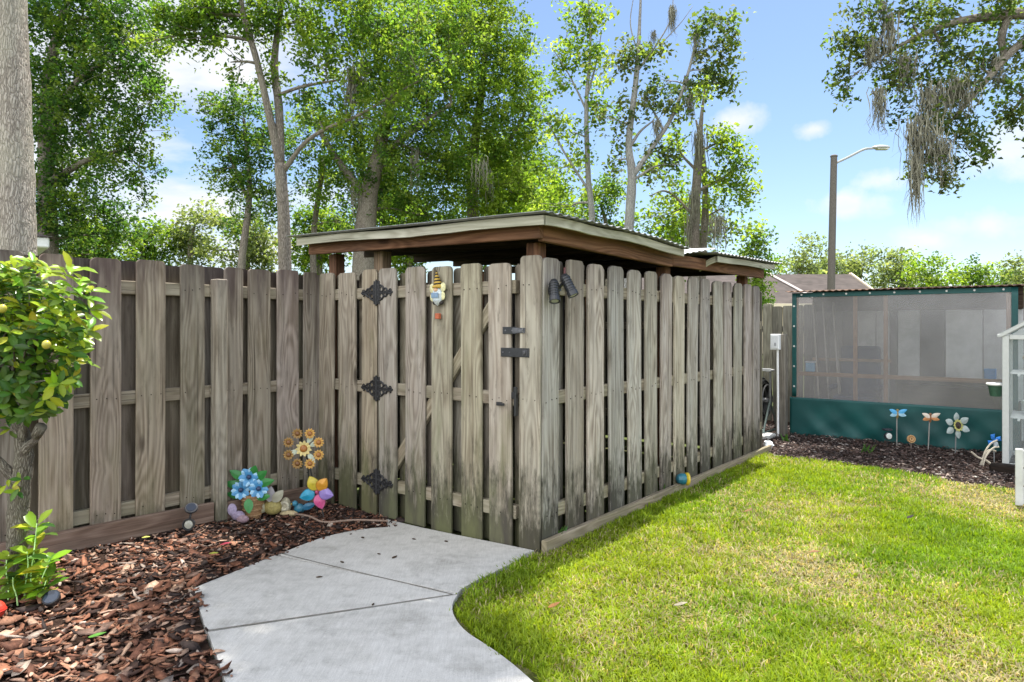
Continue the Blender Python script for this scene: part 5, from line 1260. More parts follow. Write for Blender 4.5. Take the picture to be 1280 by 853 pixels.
b = G(1194, 566); root = thing('flower_stake', 'glass-petalled flower stake with dark yellow-ringed centre', 'garden stake', tuple(b)); top = P(1196, 532, b.y)
m = MB(); m.tube([b - Z * .05, top + Vector((0, .012, 0))], .006, 8, (.2, .2, .2)); m.build('stake', PAINT, root)
GP = poly_mat('tinted_glass_petal', .7, (.55, .62, .6))
for k in range(6):
    a = math.pi / 2 + k * math.pi / 3 + .1; d = Vector((math.cos(a), 0, math.sin(a))); m = MB(); m.prism(petal_outline(.095, .075), top + d * .05, (d - Vector((0, .1, 0))).normalized(), d.cross(VIEW).normalized(), VIEW, .006, (1, 1, 1), .012); m.build('petal', GP, root)
m = MB(); flower(m, top + VIEW * .01, VIEW, 12, .025, .045, .028, (.55, .52, .16)); m.build('inner_petal', PAINT, root)
m = MB(); m.lathe(top + VIEW * .012, VIEW, [(.042, 0), (.04, .008), (.026, .012), (.024, .009), (.008, .016)], 18, (.05, .03, .02)); m.build('core', PAINT, root)
b = G(1139, 561); root = thing('round_sign', 'small orange-brown oval stake sign between the two dragonflies', 'garden stake', tuple(b)); top = P(1139, 549, b.y)
m = MB(); m.tube([b - Z * .05, top + Vector((0, .01, 0))], .007, 8, (.15, .12, .1)); m.build('stake', PAINT, root)
m = MB(); m.lathe(top, VIEW, [(.054, -.008, (.45, .25, .1)), (.058, .0, (.45, .25, .1)), (.054, .008, (.5, .3, .13)), (.042, .006, (.3, .14, .05)), (.03, .009, (.55, .34, .15)), (.012, .006, (.2, .1, .04))], 22, sx=1.0, sy=.8, xdir=Vector((1, 0, 0))); m.build('disc', STONE, root)
b = G(1109, 557); root = thing('solar_stake_light', 'small dark solar stake light with white lens left of the stakes', 'light', tuple(b))
m = MB(); m.tube([b - Z * .05, b + Z * .06], .007, 8, (.03, .03, .03)); m.build('stake', PLASTIC, root)
m = MB(); c = b + Z * .11; d = Vector((.1, -.95, .1)).normalized(); m.lathe(c, d, [(.025, -.03), (.04, .0), (.044, .03), (.038, .034)], 16, (.03, .03, .035)); m.box(c + Z * .075, Vector((.045, 0, 0)), Vector((0, .035, 0)), Z * .012, (.03, .03, .04), .006); lh = m.build('lamp_head', PLASTIC, root)
m = MB(); m.lathe(c + d * .034, d, [(.035, 0), (.033, .004), (.01, .008)], 16, (.6, .62, .58)); m.build('lens', GLASSY, lh)
b = G(1243, 579); b.x -= .0; root = thing('blue_pinwheel', 'bright blue pinwheel by the greenhouse front post', 'garden stake', tuple(b)); top = P(1243, 551, b.y)
m = MB(); m.tube([b - Z * .05, top + Vector((0, .01, 0))], .005, 8, (.3, .3, .3)); m.build('stake', PAINT, root)
for k in range(4):
    a = .5 + k * math.pi / 2; d = Vector((math.cos(a), 0, math.sin(a))); m = MB(); m.prism([(0, 0), (.06, .035), (.072, -.01), (.03, -.02)], top, d, d.cross(Vector((0, -1, 0))), Vector((.2, -1, 0)).normalized(), .004, (.03, .2, .65) if k != 3 else (.55, .6, .65), .012); m.build('vane', PAINT, root)
# ------------------------------------------------------------------ street lamp
lp = thing('street_lamp', 'tall grey street lamp pole with curved arm beyond the shed', 'street lamp', (P(1039, 408, 25).x, 25, 0))
m = MB(); x0 = P(1039, 408, 25).x; zt = P(0, 196, 25).z; m.tube([(x0, 25, -.1), (x0, 25, 3), (x0 + .1, 25, zt)], [.14, .135, .115], 14, (.13, .115, .1)); m.lathe((x0 + .1, 25, zt - .01), Z, [(.13, 0), (.13, .04), (.09, .07)], 14, (.13, .115, .1)); m.build('pole', MATTE, lp)
m = MB(); a0 = P(1045, 204, 25); m.tube(catmull([a0, P(1062, 196, 25), P(1080, 187, 25), P(1092, 185.5, 25)], 5), .042, 8, (.36, .36, .36)); m.build('arm', PAINT, lp)
m = MB(); c = P(1101, 184.5, 25); m.ball(c, .34, .16, .085, (.4, .41, .42)); m.box(c - Z * .06 + Vector((.05, 0, 0)), Vector((.2, 0, 0)), Vector((0, .1, 0)), Z * .03, (.55, .55, .5), .01); m.build('lamp_head', PAINT, lp)
# ------------------------------------------------------------------ houses
def shingle_mat():
    m, nt, n, l = newmat('grey_shingles'); p = wpos(nt)
    br = n.new('ShaderNodeTexBrick'); br.inputs['Scale'].default_value = 1.0; br.inputs['Brick Width'].default_value = .33; br.inputs['Row Height'].default_value = .085; br.inputs['Mortar Size'].default_value = .006
    br.inputs['Color1'].default_value = (.045, .037, .033, 1); br.inputs['Color2'].default_value = (.09, .073, .066, 1); br.inputs['Mortar'].default_value = (.07, .06, .055, 1)
    sx = n.new('ShaderNodeSeparateXYZ'); l.new(p, sx.inputs[0]); cb = n.new('ShaderNodeCombineXYZ'); l.new(mth(nt, 'ADD', sx.outputs[0], mth(nt, 'MULTIPLY', sx.outputs[1], .6)), cb.inputs[0]); l.new(sx.outputs[2], cb.inputs[1]); l.new(cb.outputs[0], br.inputs['Vector'])
    c = mixc(nt, .4, br.outputs['Color'], ramp(nt, noise(nt, p, 1.5, 4), [(.3, (.045, .038, .034)), (.7, (.1, .082, .073))])); pbsdf(nt, c, .9, spec=.2); return m
SHING = shingle_mat(); TRIM = painted('cream_trim', .7, nz=.12, nsc=3)
hs = thing('brown_roof_house', 'low house with grey-brown hipped shingle roof behind the back fence', 'house', (12, 36, 0))
Yh = 34; zE = P(0, 380, Yh).z; xe0, xe1 = P(700, 0, Yh).x, P(1030, 0, Yh).x; zR = P(0, 341, 38).z + .1
m = MB(); A = [Vector((xe0, Yh, zE)), Vector((xe1, Yh, zE)), Vector((xe1, Yh + 9, zE)), Vector((xe0, Yh + 9, zE)), Vector((xe0 + 4, Yh + 4.5, zR)), Vector((P(955, 0, 38.5).x, Yh + 4.5, zR))]
m.v += A; n0 = len(A)
for f in ((0, 1, 5, 4), (1, 2, 5), (2, 3, 4, 5), (3, 0, 4)): m.face(f)
m.v += [a - Z * .18 for a in A[:4]]
for i in range(4): j = (i + 1) % 4; m.face((n0 + i, n0 + j, j, i), (.9, .9, .9))
m.face((n0, n0 + 3, n0 + 2, n0 + 1)); m.build('roof', SHING, hs)
m = MB(); m.box(((xe0 + xe1) / 2, Yh + 4.5, zE / 2 - .1), Vector(((xe1 - xe0) / 2 - .5, 0, 0)), Vector((0, 4, 0)), Z * (zE / 2 - .1), (.5, .42, .3)); m.build('wall', TRIM, hs)
m = MB(); m.beam((xe0, Yh - .03, zE - .09), (xe1, Yh - .03, zE - .09), .05, .2, (.72, .62, .46)); m.beam(A[1] + Vector((.0, -.02, .02)), A[5] + Z * .03, .25, .05, (.28, .24, .22)); m.build('fascia', TRIM, hs)
# gabled wing to the right
xg1 = P(1062, 0, 42).x; xg0 = P(960, 0, 42).x; zg = P(0, 343, 42).z; ze2 = P(0, 366, 40).z
m = MB(); r_ = [Vector((xg0, 39, ze2 - .3)), Vector((xg1 + .3, 39, ze2 - .3)), Vector((xg1 + .0, 42, zg)), Vector((xg0, 42, zg)), Vector((xg0, 45, ze2 - .3)), Vector((xg1 + .3, 45, ze2 - .3))]
b_ = len(m.v); m.v += r_; m.v += [q - Z * .12 for q in r_]
for f in ((0, 1, 2, 3), (3, 2, 5, 4), (8, 7, 6, 9)[::-1], (11, 8, 9, 10)[::-1], (0, 6, 7, 1), (1, 7, 8, 2), (2, 8, 11, 5), (5, 11, 10, 4), (0, 3, 9, 6), (3, 4, 10, 9)): m.face(f)
m.build('wing_roof', SHING, hs)
m = MB(); m.box(((xg0 + xg1) / 2, 42, (ze2 - .4) / 2), Vector(((xg1 - xg0) / 2, 0, 0)), Vector((0, 2.6, 0)), Z * (ze2 - .4) / 2, (.55, .45, .33)); b_ = len(m.v); m.v += [Vector((xg1, 39.4, ze2 - .4)), Vector((xg1, 44.6, ze2 - .4)), Vector((xg1, 42, zg - .2)), Vector((xg1 - .2, 39.4, ze2 - .4)), Vector((xg1 - .2, 44.6, ze2 - .4)), Vector((xg1 - .2, 42, zg - .2))]
for f in ((0, 1, 2), (5, 4, 3), (0, 2, 5, 3), (1, 4, 5, 2)): m.face([b_ + q for q in f], (.62, .5, .36))
m.build('wing_wall', TRIM, hs)
m = MB(); m.beam((xg1 + .33, 38.9, ze2 - .36), (xg1 + .05, 42, zg - .02), .1, .25, (.72, .6, .45)); m.beam((xg1 + .33, 45.1, ze2 - .36), (xg1 + .05, 42, zg - .02), .1, .25, (.72, .6, .45)); m.build('rake_trim', TRIM, hs)
h2 = thing('white_eave_house', 'neighbouring house with white eave just showing right of the big trunk', 'house', (-11, 15, 0)); Yn = 13
cz = P(62, 292, Yn); zl = P(0, 310, Yn).z
zt_ = P(0, 297, Yn).z
hb = Vector((cz.x, cz.y, 0)).normalized(); hb = Vector((hb.x - .12, hb.y, 0)).normalized(); ha = Vector((-hb.y, hb.x, 0))      # ha: along the front, to the left
def HQ(a, b, z): q = Vector((cz.x, cz.y, 0)) + ha * a + hb * b; return Vector((q.x, q.y, z))
m = MB(); m.box(HQ(3.5, 3, (zl - .1) / 2), ha * 3.2, hb * 2.7, Z * (zl - .1) / 2, (.66, .65, .62)); m.build('wall', TRIM, h2)
m = MB(); m.box(HQ(3.5, 3, (zl + zt_) / 2), ha * 3.5, hb * 3, Z * (zt_ - zl) / 2, (.8, .8, .8), .02); m.build('fascia', TRIM, h2)
m = MB(); m.v += [HQ(-.06, -.06, zt_ + .003), HQ(-.06, 6.1, zt_ + .003), HQ(7.1, 6.1, zt_ + .003), HQ(7.1, -.06, zt_ + .003), HQ(3, 3, zt_ + .95), HQ(4, 3, zt_ + .95)]
for f in ((0, 1, 4), (1, 2, 5, 4), (2, 3, 5), (3, 0, 4, 5), (3, 2, 1, 0)): m.face(f)
m.build('roof', SHING, h2)
# ------------------------------------------------------------------ foreground shrub with big leaves
def big_leaves(name, items, mat, parent):
    """items: (pos, dir, normal, length, width, colour)"""
    T = [0, .22, .5, .78, 1.0]; Wd = [.06, .62, 1.0, .78, .0]; V_ = []; Fc = []; cnt = []; Cc = []
    for p, d, nm_, L_, W_, cl_ in items:
        d = d.normalized(); b = d.cross(nm_).normalized(); nm_ = b.cross(d).normalized(); base = len(V_); cv_ = rnd(.1, .35)
        for t, w_ in zip(T, Wd):
            cpt = p + d * L_ * t - nm_ * (cv_ * L_ * t * t)
            for sd in (-1, 0, 1): V_.append(cpt + b * sd * w_ * W_ / 2 + nm_ * abs(sd) * w_ * W_ * .16); Cc.append(tuple(q * (1.0 if sd else 1.18) for q in cl_))
        for i in range(4):
            for k in (0, 1): a = base + i * 3 + k; Fc += [a, a + 1, a + 4, a + 3]; cnt.append(4)
    return np_mesh(name, np.array([tuple(v) for v in V_]), np.array(cnt), np.array(Fc), np.array(Cc), mat, parent, smooth=True)
def rosette(items, p, up_, n, L_, young, spread=1.0):
    x, y, d = frame(up_)
    for k in range(n):
        a = k * 2.4 + rnd(-.3, .3); el = rnd(.1, .95) * (1.15 - .6 * k / n)
        dirv = (x * math.cos(a) + y * math.sin(a)) * spread + d * el; nm_ = (d * 1.0 - (x * math.cos(a) + y * math.sin(a)) * .4 + Vector((rnd(-.3, .3), rnd(-.3, .3), rnd(-.1, .3))))
        if random.random() < young: c = random.choice([(.24, .33, .025), (.3, .37, .03), (.19, .3, .03), (.15, .25, .03)])  # yellow-green of new growth; also carries the shrub's painted sunlight
        else: c = random.choice([(.055, .12, .02), (.075, .15, .025), (.04, .09, .02), (.09, .165, .03)])
        Ls = L_ * rnd(.65, 1.15); items.append((p - d * rnd(0, .05) + Vector((rnd(-.01, .01),) * 3), dirv, nm_, Ls, Ls * rnd(.36, .5), tuple(q * rnd(.8, 1.2) for q in c)))
Ys = 3.35; sb = G(24, 735); sb.z = 0
shb = thing('leafy_shrub', 'small glossy-leaved tree at left edge, new growth painted brighter on its sunny side', 'shrub', tuple(sb))
m = MB(); m.tube(catmull([sb - Z * .05, P(22, 690, 3.5), P(24, 625, 3.46), P(30, 570, 3.42), P(24, 530, 3.4), P(10, 470, 3.4)], 6), [.06 * (1 - .018 * i) for i in range(31)], 12, jit=.09)
for a_, b_, r_ in ((P(30, 575, 3.42), P(48, 540, 3.38), .028), (P(26, 555, 3.4), P(70, 470, 3.3), .022), (P(24, 530, 3.4), P(-20, 450, 3.45), .026), (P(20, 600, 3.44), P(-8, 570, 3.4), .03), (P(10, 470, 3.4), P(60, 400, 3.3), .018), (P(10, 470, 3.4), P(-30, 380, 3.45), .018)):
    q = sprig(a_, b_, .08); m.tube(q, [r_ * (1 - .5 * i / (len(q) - 1)) for i in range(len(q))], 8, jit=.06)
m.tube([P(45, 545, 3.38), P(52, 533, 3.36)], [.024, .026], 8, (1.6, 1.1, .8))
its = []; hub = P(15, 480, 3.4)
for k in range(360):
    ang = rnd(0, 2 * math.pi); rr = math.sqrt(random.random())
    px_ = 18 + 86 * rr * math.cos(ang); py_ = 428 + 98 * rr * math.sin(ang)
    if px_ > 75 and py_ > 480: continue
    if random.random() < .0: continue
    depth = rnd(-.24, .3) * math.sqrt(max(.05, 1 - rr * rr * .8)); p_ = P(px_, py_, 3.38 + depth); outd = (p_ - P(10, 450, 3.42)).normalized() + Z * .55 + Vector((.12, -.3, 0))
    young = .62 if (py_ < 415 or px_ > 70) else .16  # bright leaves favoured at top and right: sunlight painted into the colour
    rosette(its, p_, outd, random.randint(6, 9), .073, young)
    if k % 3 == 0: q = sprig(hub.lerp(p_, .3), p_, .08); m.tube(q, [.008 - .0006 * i for i in range(len(q))], 5, (.8, .9, .7), cap=False)
for px_, py_ in ((110, 365), (112, 385), (110, 410), (106, 440), (100, 352), (90, 335), (40, 325), (20, 333), (60, 338), (8, 350)): rosette(its, P(px_, py_, 3.3), Vector((.5, -.25, .8)), 8, .095, .95)  # outer leaves coloured bright for the sunlight on them
for px_, py_ in ((20, 612), (28, 598), (8, 605), (24, 520), (12, 532)): rosette(its, P(px_, py_, 3.36), Vector((.2, -.6, .5)), 4, .06, .6)
m.build('trunk', BARK_SHRUB, shb, smooth=True); big_leaves('foliage', its, SHRUBM, shb)
for fx_p in (P(58, 431, 3.14), P(3, 386, 3.15)): fr_ = MB(); fr_.ball(fx_p, .019, .019, .021, (.4, .36, .05), n=12, m=9); fr_.build('fruit', PLASTIC, shb, smooth=True)
sg_ = thing('sprouting_shoots', 'fresh light-green leafy shoots at the foot of the glossy shrub', 'plant', tuple(G(40, 750)))
m = MB(); its = []
for bx, by, tx, ty, n_ in ((38, 750, 46, 655, 6), (42, 752, 62, 700, 4), (30, 752, 34, 690, 4), (48, 754, 58, 725, 3), (10, 756, 8, 700, 4), (22, 757, 16, 722, 3), (44, 748, 28, 712, 3)):
    a_, b_ = G(bx, by), P(tx, ty, G(bx, by).y - .03); q = sprig(a_, b_, .025); m.tube(q, [.0038 * (1 - .5 * i / (len(q) - 1)) for i in range(len(q))], 6, (.8, 1.2, .5))
    for k in range(n_): t = (k + 1.2) / n_; t = min(t, 1); rosette(its, q[int(t * (len(q) - 1))], Vector((rnd(-.2, .2), -.2, 1)), 4 if t < 1 else 7, .105, .7, 1.1)
m.build('stem', MOSS, sg_); big_leaves('foliage', its, SHRUBM, sg_)
# weeds at the side fence ornament and in the beds
for px, py, n_, lb in ((830, 618, 16, 'thin green weed tuft growing by the teal ornament'), (700, 676, 9, 'small grassy weed at the near foot of the side fence'), (1082, 566, 10, 'low green weed in the mulch below the canvas shed'), (983, 552, 9, 'small weed beside the foot of the utility post')):
    q = G(px, py); m = MB()
    for k in range(n_):
        a = rnd(0, 6.28); L_ = rnd(.06, .16); d = Vector((math.cos(a) * .6, math.sin(a) * .6, 1)); b = q + Vector((rnd(-.04, .04), rnd(-.04, .04), -.01))
        m.prism(petal_outline(L_, .012, 5), b, d.normalized(), d.cross(Vector((0, 1, .1))).normalized(), Vector((0, -1, .2)).normalized(), .0015, (.07 * rnd(.7, 1.3), .16, .03), .001)
    tag(m.build('weed', GRASSM, loc=tuple(q)), lb, 'weed')
# ------------------------------------------------------------------ trees
def wb_(x, y, z, r, d): return (CX + x * F / y, HY - (z - CH) * F / y, y, r * F / y, r * F / y, d)
tree('large_tree', 'thick furrowed grey trunk rising behind the fence at far left', 6, [[(19, 560, 6.2, .2), (18, 310, 6.2, .172), (14, 150, 6.2, .162), (9, 0, 6.2, .152), (2, -200, 6.2, .14), (0, -420, 6.2, .12)],
   [(6, -120, 6.2, .1), (120, -330, 6.3, .08), (320, -520, 6.4, .06), (560, -640, 6.5, .04), (760, -720, 6.5, .02)], [(4, -200, 6.2, .09), (-150, -420, 6, .06), (-300, -600, 6, .03)]],
   [wb_(x, y, z, r, d) for x, y, z, r, d in ((.7, 5.6, 8.6, .6, .9), (1.0, 6.2, 8.4, .65, .9), (.9, 5.5, 8.9, .6, .9), (.8, 7.0, 8.5, .7, .7), (.8, 4.9, 8.8, .6, .9), (1.3, 6.8, 8.7, .5, .7), (.4, 6.4, 8.6, .6, .9), (.3, 7.2, 8.7, .6, .5), (.8, 4.55, 8.9, .5, .8), (1.35, 5.4, 8.5, .4, .9), (.6, 6.4, 8.9, .4, .9), (1.2, 5.9, 8.8, .4, .9), (1.45, 5.55, 8.6, .3, .9), (.2, 5.9, 8.6, .4, .9), (.3, 6.8, 8.6, .4, .9), (1.2, 5.0, 8.7, .35, .9), (-4.5, 6.2, 9.5, 1.6, .2), (-6.5, 6.5, 9, 1.4, .2))],  # clumps over the path are added out of view to shade it
   'mid', .1, BARK_BIG)
tree('dense_oak', 'dense dark green oak filling the sky right of the thick trunk', 15, [[(62, 420, 15, 0.224), (60, 300, 15, 0.196), (58, 180, 15, 0.154), (62, 90, 15, 0.112), (80, 10, 15, 0.070)], [(58, 180, 15, 0.098), (90, 110, 14.6, 0.063), (140, 70, 14.3, 0.035)], [(60, 230, 15, 0.091), (110, 200, 14.6, 0.056), (165, 185, 14.2, 0.028)]],
   [(70, 40, 15, 55, 55), (120, 20, 14.6, 60, 45), (165, 40, 14.2, 50, 40, .85), (95, 95, 14.6, 60, 45), (150, 95, 14.2, 50, 38), (192, 115, 14, 32, 34, .85), (110, 150, 14.5, 55, 40), (165, 165, 14, 36, 32, .8), (80, 200, 15, 50, 45), (140, 205, 14.2, 42, 30, .8), (180, 225, 14, 18, 36, .55), (60, 255, 15, 40, 45), (105, 260, 14.7, 45, 38), (140, 290, 15.5, 40, 36, .9), (70, 305, 16, 50, 35), (110, 320, 16, 50, 30), (40, 120, 15, 40, 60), (130, -50, 15, 80, 50, .7), (30, -40, 15, 70, 60, .7)], 'dark', .105)
tree('fork_tree', 'slender grey tree forking into two stems beside the shelter roof', 9, [[(357, 440, 9, 0.102), (356, 335, 9, 0.089), (354, 260, 9, 0.081), (350, 205, 9, 0.076)], [(350, 205, 9, 0.060), (338, 150, 9, 0.051), (322, 80, 9, 0.043), (305, 20, 9, 0.036), (290, -60, 9, 0.025)], [(350, 205, 9, 0.064), (349, 140, 9.1, 0.056), (343, 80, 9.2, 0.051), (350, 20, 9.2, 0.038), (360, -60, 9.2, 0.025)], [(354, 215, 9, 0.034), (380, 180, 8.9, 0.028), (410, 160, 8.8, 0.024), (445, 146, 8.7, 0.02), (490, 120, 8.6, 0.014), (530, 98, 8.5, 0.013)], [(345, 120, 9.1, 0.025), (380, 108, 9, 0.021), (425, 100, 9, 0.013)]],
   [(205, 22, 9, 42, 26), (245, 48, 9, 34, 30, .8), (180, 55, 9.2, 26, 16, .5), (275, 18, 9, 45, 24), (288, 78, 9, 22, 26, .45), (330, 15, 9.1, 45, 28), (385, 25, 9, 50, 32), (440, 35, 8.9, 50, 40), (405, 80, 9, 42, 24, .7), (460, 85, 8.7, 42, 36, .9), (510, 80, 8.5, 40, 32, .9), (500, 35, 8.7, 44, 32), (420, -20, 9, 80, 30, .7), (280, -30, 9, 80, 30, .7), (430, 125, 8.8, 26, 20, .6), (375, 120, 9, 22, 18, .5), (255, 15, 9, 30, 20), (400, 150, 8.9, 24, 16, .5), (455, 150, 8.7, 26, 18, .6), (500, 130, 8.6, 26, 18, .7), (345, 95, 9.1, 16, 22, .4), (318, 50, 9, 20, 22, .5)], 'mid', .075, moss=((440, 85, 8.8, 10, 80, 26), (455, 75, 8.8, 8, 40, 10)))
tree('dark_understory_tree', 'dark leafy tree left of and behind the fork trunk', 14, [[(300, 420, 14, 0.105), (302, 330, 14, 0.083), (312, 240, 14, 0.060), (305, 150, 14, 0.030)], [(310, 250, 14, 0.045), (285, 190, 14, 0.022)]],
   [(300, 135, 14, 42, 28, .8), (330, 175, 14, 40, 38), (280, 175, 14, 28, 32, .8), (300, 220, 14, 38, 30, .85), (268, 215, 14, 18, 22, .5), (335, 240, 14, 36, 32, .8), (312, 275, 14.5, 36, 26, .6), (262, 130, 14, 14, 14, .5)], 'dark', .09)
tree('mossy_oak', 'spreading oak with dark limbs above the left end of the shelter', 15, [[(452, 420, 15, .3), (455, 330, 15, .25), (460, 250, 15, .2), (474, 190, 15, .15), (490, 120, 15, .1)], [(460, 250, 15, .12), (425, 205, 15, .08), (400, 165, 15, .05)], [(470, 200, 15, .1), (520, 160, 15, .07), (565, 130, 15, .04)], [(395, 420, 15.5, .09), (392, 300, 15.5, .07), (405, 200, 15.5, .05)]],
   [(470, 150, 15, 55, 45), (410, 170, 15, 42, 38, .9), (400, 225, 15, 40, 34, .7), (440, 215, 15, 38, 32, .6), (500, 210, 15, 45, 40, .9), (530, 155, 15, 50, 45), (545, 95, 15, 46, 42), (500, 90, 15.2, 50, 45), (560, 215, 15.5, 45, 40), (480, 265, 15.5, 40, 28, .7), (540, 270, 16, 50, 30), (425, 275, 15.5, 34, 30, .5), (560, 40, 15.2, 50, 40), (500, 20, 15.4, 60, 40), (385, 140, 15, 25, 22, .6)], 'mid', .1, moss=((445, 230, 14.8, 10, 60, 14), (520, 190, 14.8, 12, 60, 14), (600, 200, 15, 14, 40, 14)))
tree('bright_maple', 'tall bright green leafy tree rising above the shelter centre', 17, [[(596, 420, 17, 0.208), (594, 320, 17, 0.176), (590, 220, 17, 0.136), (600, 130, 17, 0.096), (610, 40, 17, 0.048)], [(590, 220, 17, 0.080), (640, 170, 17, 0.048), (665, 120, 17, 0.024)], [(594, 200, 17, 0.080), (560, 140, 17, 0.040)]],
   [(600, 30, 17, 50, 42), (640, 60, 17, 38, 46), (575, 75, 16.6, 48, 42), (620, 110, 16.6, 52, 40), (655, 125, 17, 34, 42, .85), (590, 150, 16.5, 52, 40), (640, 180, 17, 44, 42), (580, 205, 16.8, 46, 40), (655, 230, 17.4, 42, 34), (610, 245, 17, 50, 34), (570, 10, 17, 60, 30), (620, 265, 17.6, 50, 26), (675, 180, 17.3, 22, 30, .5), (600, -40, 17, 90, 36, .8)], 'bright', .11, moss=((612, 215, 16, 12, 45, 10),))
tree('slender_tree', 'slim light-barked tree with airy leaves left of the bare grey tree', 13, [[(740, 420, 13, 0.072), (740, 280, 13, 0.060), (735, 215, 13, 0.052), (733, 130, 13, 0.040), (738, 60, 13, 0.024), (735, -10, 13, 0.010)], [(737, 240, 13, 0.028), (705, 190, 13, 0.020), (678, 140, 13, 0.010)], [(734, 140, 13, 0.024), (712, 95, 13, 0.014), (690, 60, 13, 0.008)], [(734, 120, 13, 0.024), (745, 80, 13, 0.016), (752, 40, 13, 0.008)]],
   [(728, 20, 13, 26, 24, .8), (712, 48, 13, 26, 16, .6), (748, 62, 13, 26, 20, .8), (700, 70, 13, 18, 14, .5), (738, 95, 13, 30, 18, .5), (705, 105, 13, 22, 16, .4), (690, 150, 13, 22, 16, .4), (752, 130, 13, 20, 18, .35), (715, 165, 13, 26, 18, .4), (690, 215, 13.2, 30, 26, .6), (725, 215, 13.2, 26, 22, .4), (700, 260, 13.5, 34, 24, .7), (740, 20, 13, 16, 22, .5)], 'bright', .11, BARK_PALE, nsub=5, sparse=0.8)
tree('bare_topped_tree', 'grey tree with bare forked top and hanging moss right of centre', 12, [[(783, 420, 12, 0.098), (786, 290, 12, 0.086), (790, 222, 12, 0.078), (786, 178, 12, 0.057), (794, 110, 12, 0.049), (798, 60, 12, 0.037), (800, 20, 12, 0.025), (802, -30, 12, 0.012)],
    [(790, 222, 12, 0.049), (815, 185, 12, 0.041), (838, 150, 12, 0.034), (856, 105, 12, 0.028), (868, 60, 12, 0.020), (872, 30, 12, 0.010)], [(787, 185, 12, 0.029), (800, 165, 12, 0.023), (818, 150, 12, 0.011)], [(796, 90, 12, 0.025), (818, 60, 12, 0.016), (838, 25, 12, 0.010), (842, -10, 12, 0.007)], [(797, 65, 12, 0.016), (788, 30, 12, 0.010), (793, -10, 12, 0.006)], [(826, 55, 12, 0.011), (850, 30, 12, 0.007), (866, 8, 12, 0.004)], [(792, 225, 12, 0.025), (820, 208, 12, 0.016), (850, 206, 12, 0.010)], [(830, 165, 12, 0.025), (812, 130, 12.1, 0.015)], [(866, 70, 12, 0.015), (890, 58, 12, 0.010), (905, 50, 12, 0.005)]],
   [(795, 66, 12, 20, 12, .8), (775, 85, 12, 22, 14, .5), (815, 65, 12, 14, 10, .4), (868, 38, 12, 18, 14, .6), (895, 62, 12, 24, 14, .8), (912, 80, 12, 18, 14, .7), (885, 88, 12, 24, 14, .7), (902, 28, 12, 18, 12, .4), (830, 100, 12, 24, 18, .6), (820, 130, 12, 28, 16, .8), (862, 112, 12, 18, 16, .5), (790, 130, 12, 22, 14, .4), (768, 150, 12, 22, 16, .35), (850, 140, 12, 22, 14, .5), (898, 105, 12, 18, 10, .5), (772, 200, 12.2, 20, 18, .35), (815, 215, 12.2, 26, 20, .45), (830, 190, 12, 18, 12, .4), (905, 48, 12, 16, 8, .4)], 'oak', .11, BARK_PALE, nsub=6,
   moss=((840, 8, 12, 4, 40, 22), (870, 40, 12, 5, 50, 14), (862, 118, 12, 7, 34, 22), (822, 150, 12, 6, 30, 16), (817, 40, 12, 4, 16, 10), (858, 95, 12, 4, 26, 10), (805, 118, 12, 5, 22, 8)), sparse=0.75)
tree('mossy_trunk_tree', 'broken-limbed mossy trunk tree at the right end of the woods', 14, [[(866, 420, 14, 0.122), (868, 300, 14, 0.108), (870, 240, 14, 0.094), (874, 185, 14, 0.079), (876, 155, 14, 0.045), (880, 120, 14, 0.02), (884, 95, 14, 0.008)], [(874, 440, 14.3, 0.1), (878, 320, 14.3, 0.09), (882, 250, 14.3, 0.07), (878, 190, 14.3, 0.05), (870, 150, 14.3, 0.02)], [(870, 240, 14, 0.036), (900, 225, 14, 0.025), (925, 205, 14, 0.011)], [(872, 215, 14, 0.036), (850, 190, 14, 0.022), (845, 165, 14, 0.011)], [(868, 270, 14, 0.032), (835, 240, 14.2, 0.022), (812, 245, 14.2, 0.011)], [(874, 190, 14, 0.029), (905, 175, 14, 0.014), (925, 170, 14, 0.007)]],
   [(905, 195, 14, 26, 18, .8), (930, 210, 14, 20, 16, .8), (915, 235, 14, 28, 18, .8), (882, 110, 14, 14, 16, .4), (890, 170, 14, 18, 14, .6), (920, 178, 14, 20, 10, .5), (848, 175, 14, 22, 16, .7), (840, 205, 14, 26, 20, .7), (905, 262, 14, 26, 18, .8), (935, 240, 14, 16, 16, .6), (840, 245, 14.3, 28, 22, .7), (820, 275, 14.5, 34, 24, .8), (915, 285, 14.4, 24, 22, .8), (890, 300, 14.6, 24, 20, .7), (850, 285, 14.5, 26, 24, .7), (890, 215, 14, 16, 14, .4)], 'bright', .115, moss=((874, 165, 13.9, 9, 55, 26), (868, 235, 13.9, 8, 60, 22), (895, 270, 13.8, 16, 50, 36), (862, 270, 13.9, 8, 60, 16)), sparse=0.7)
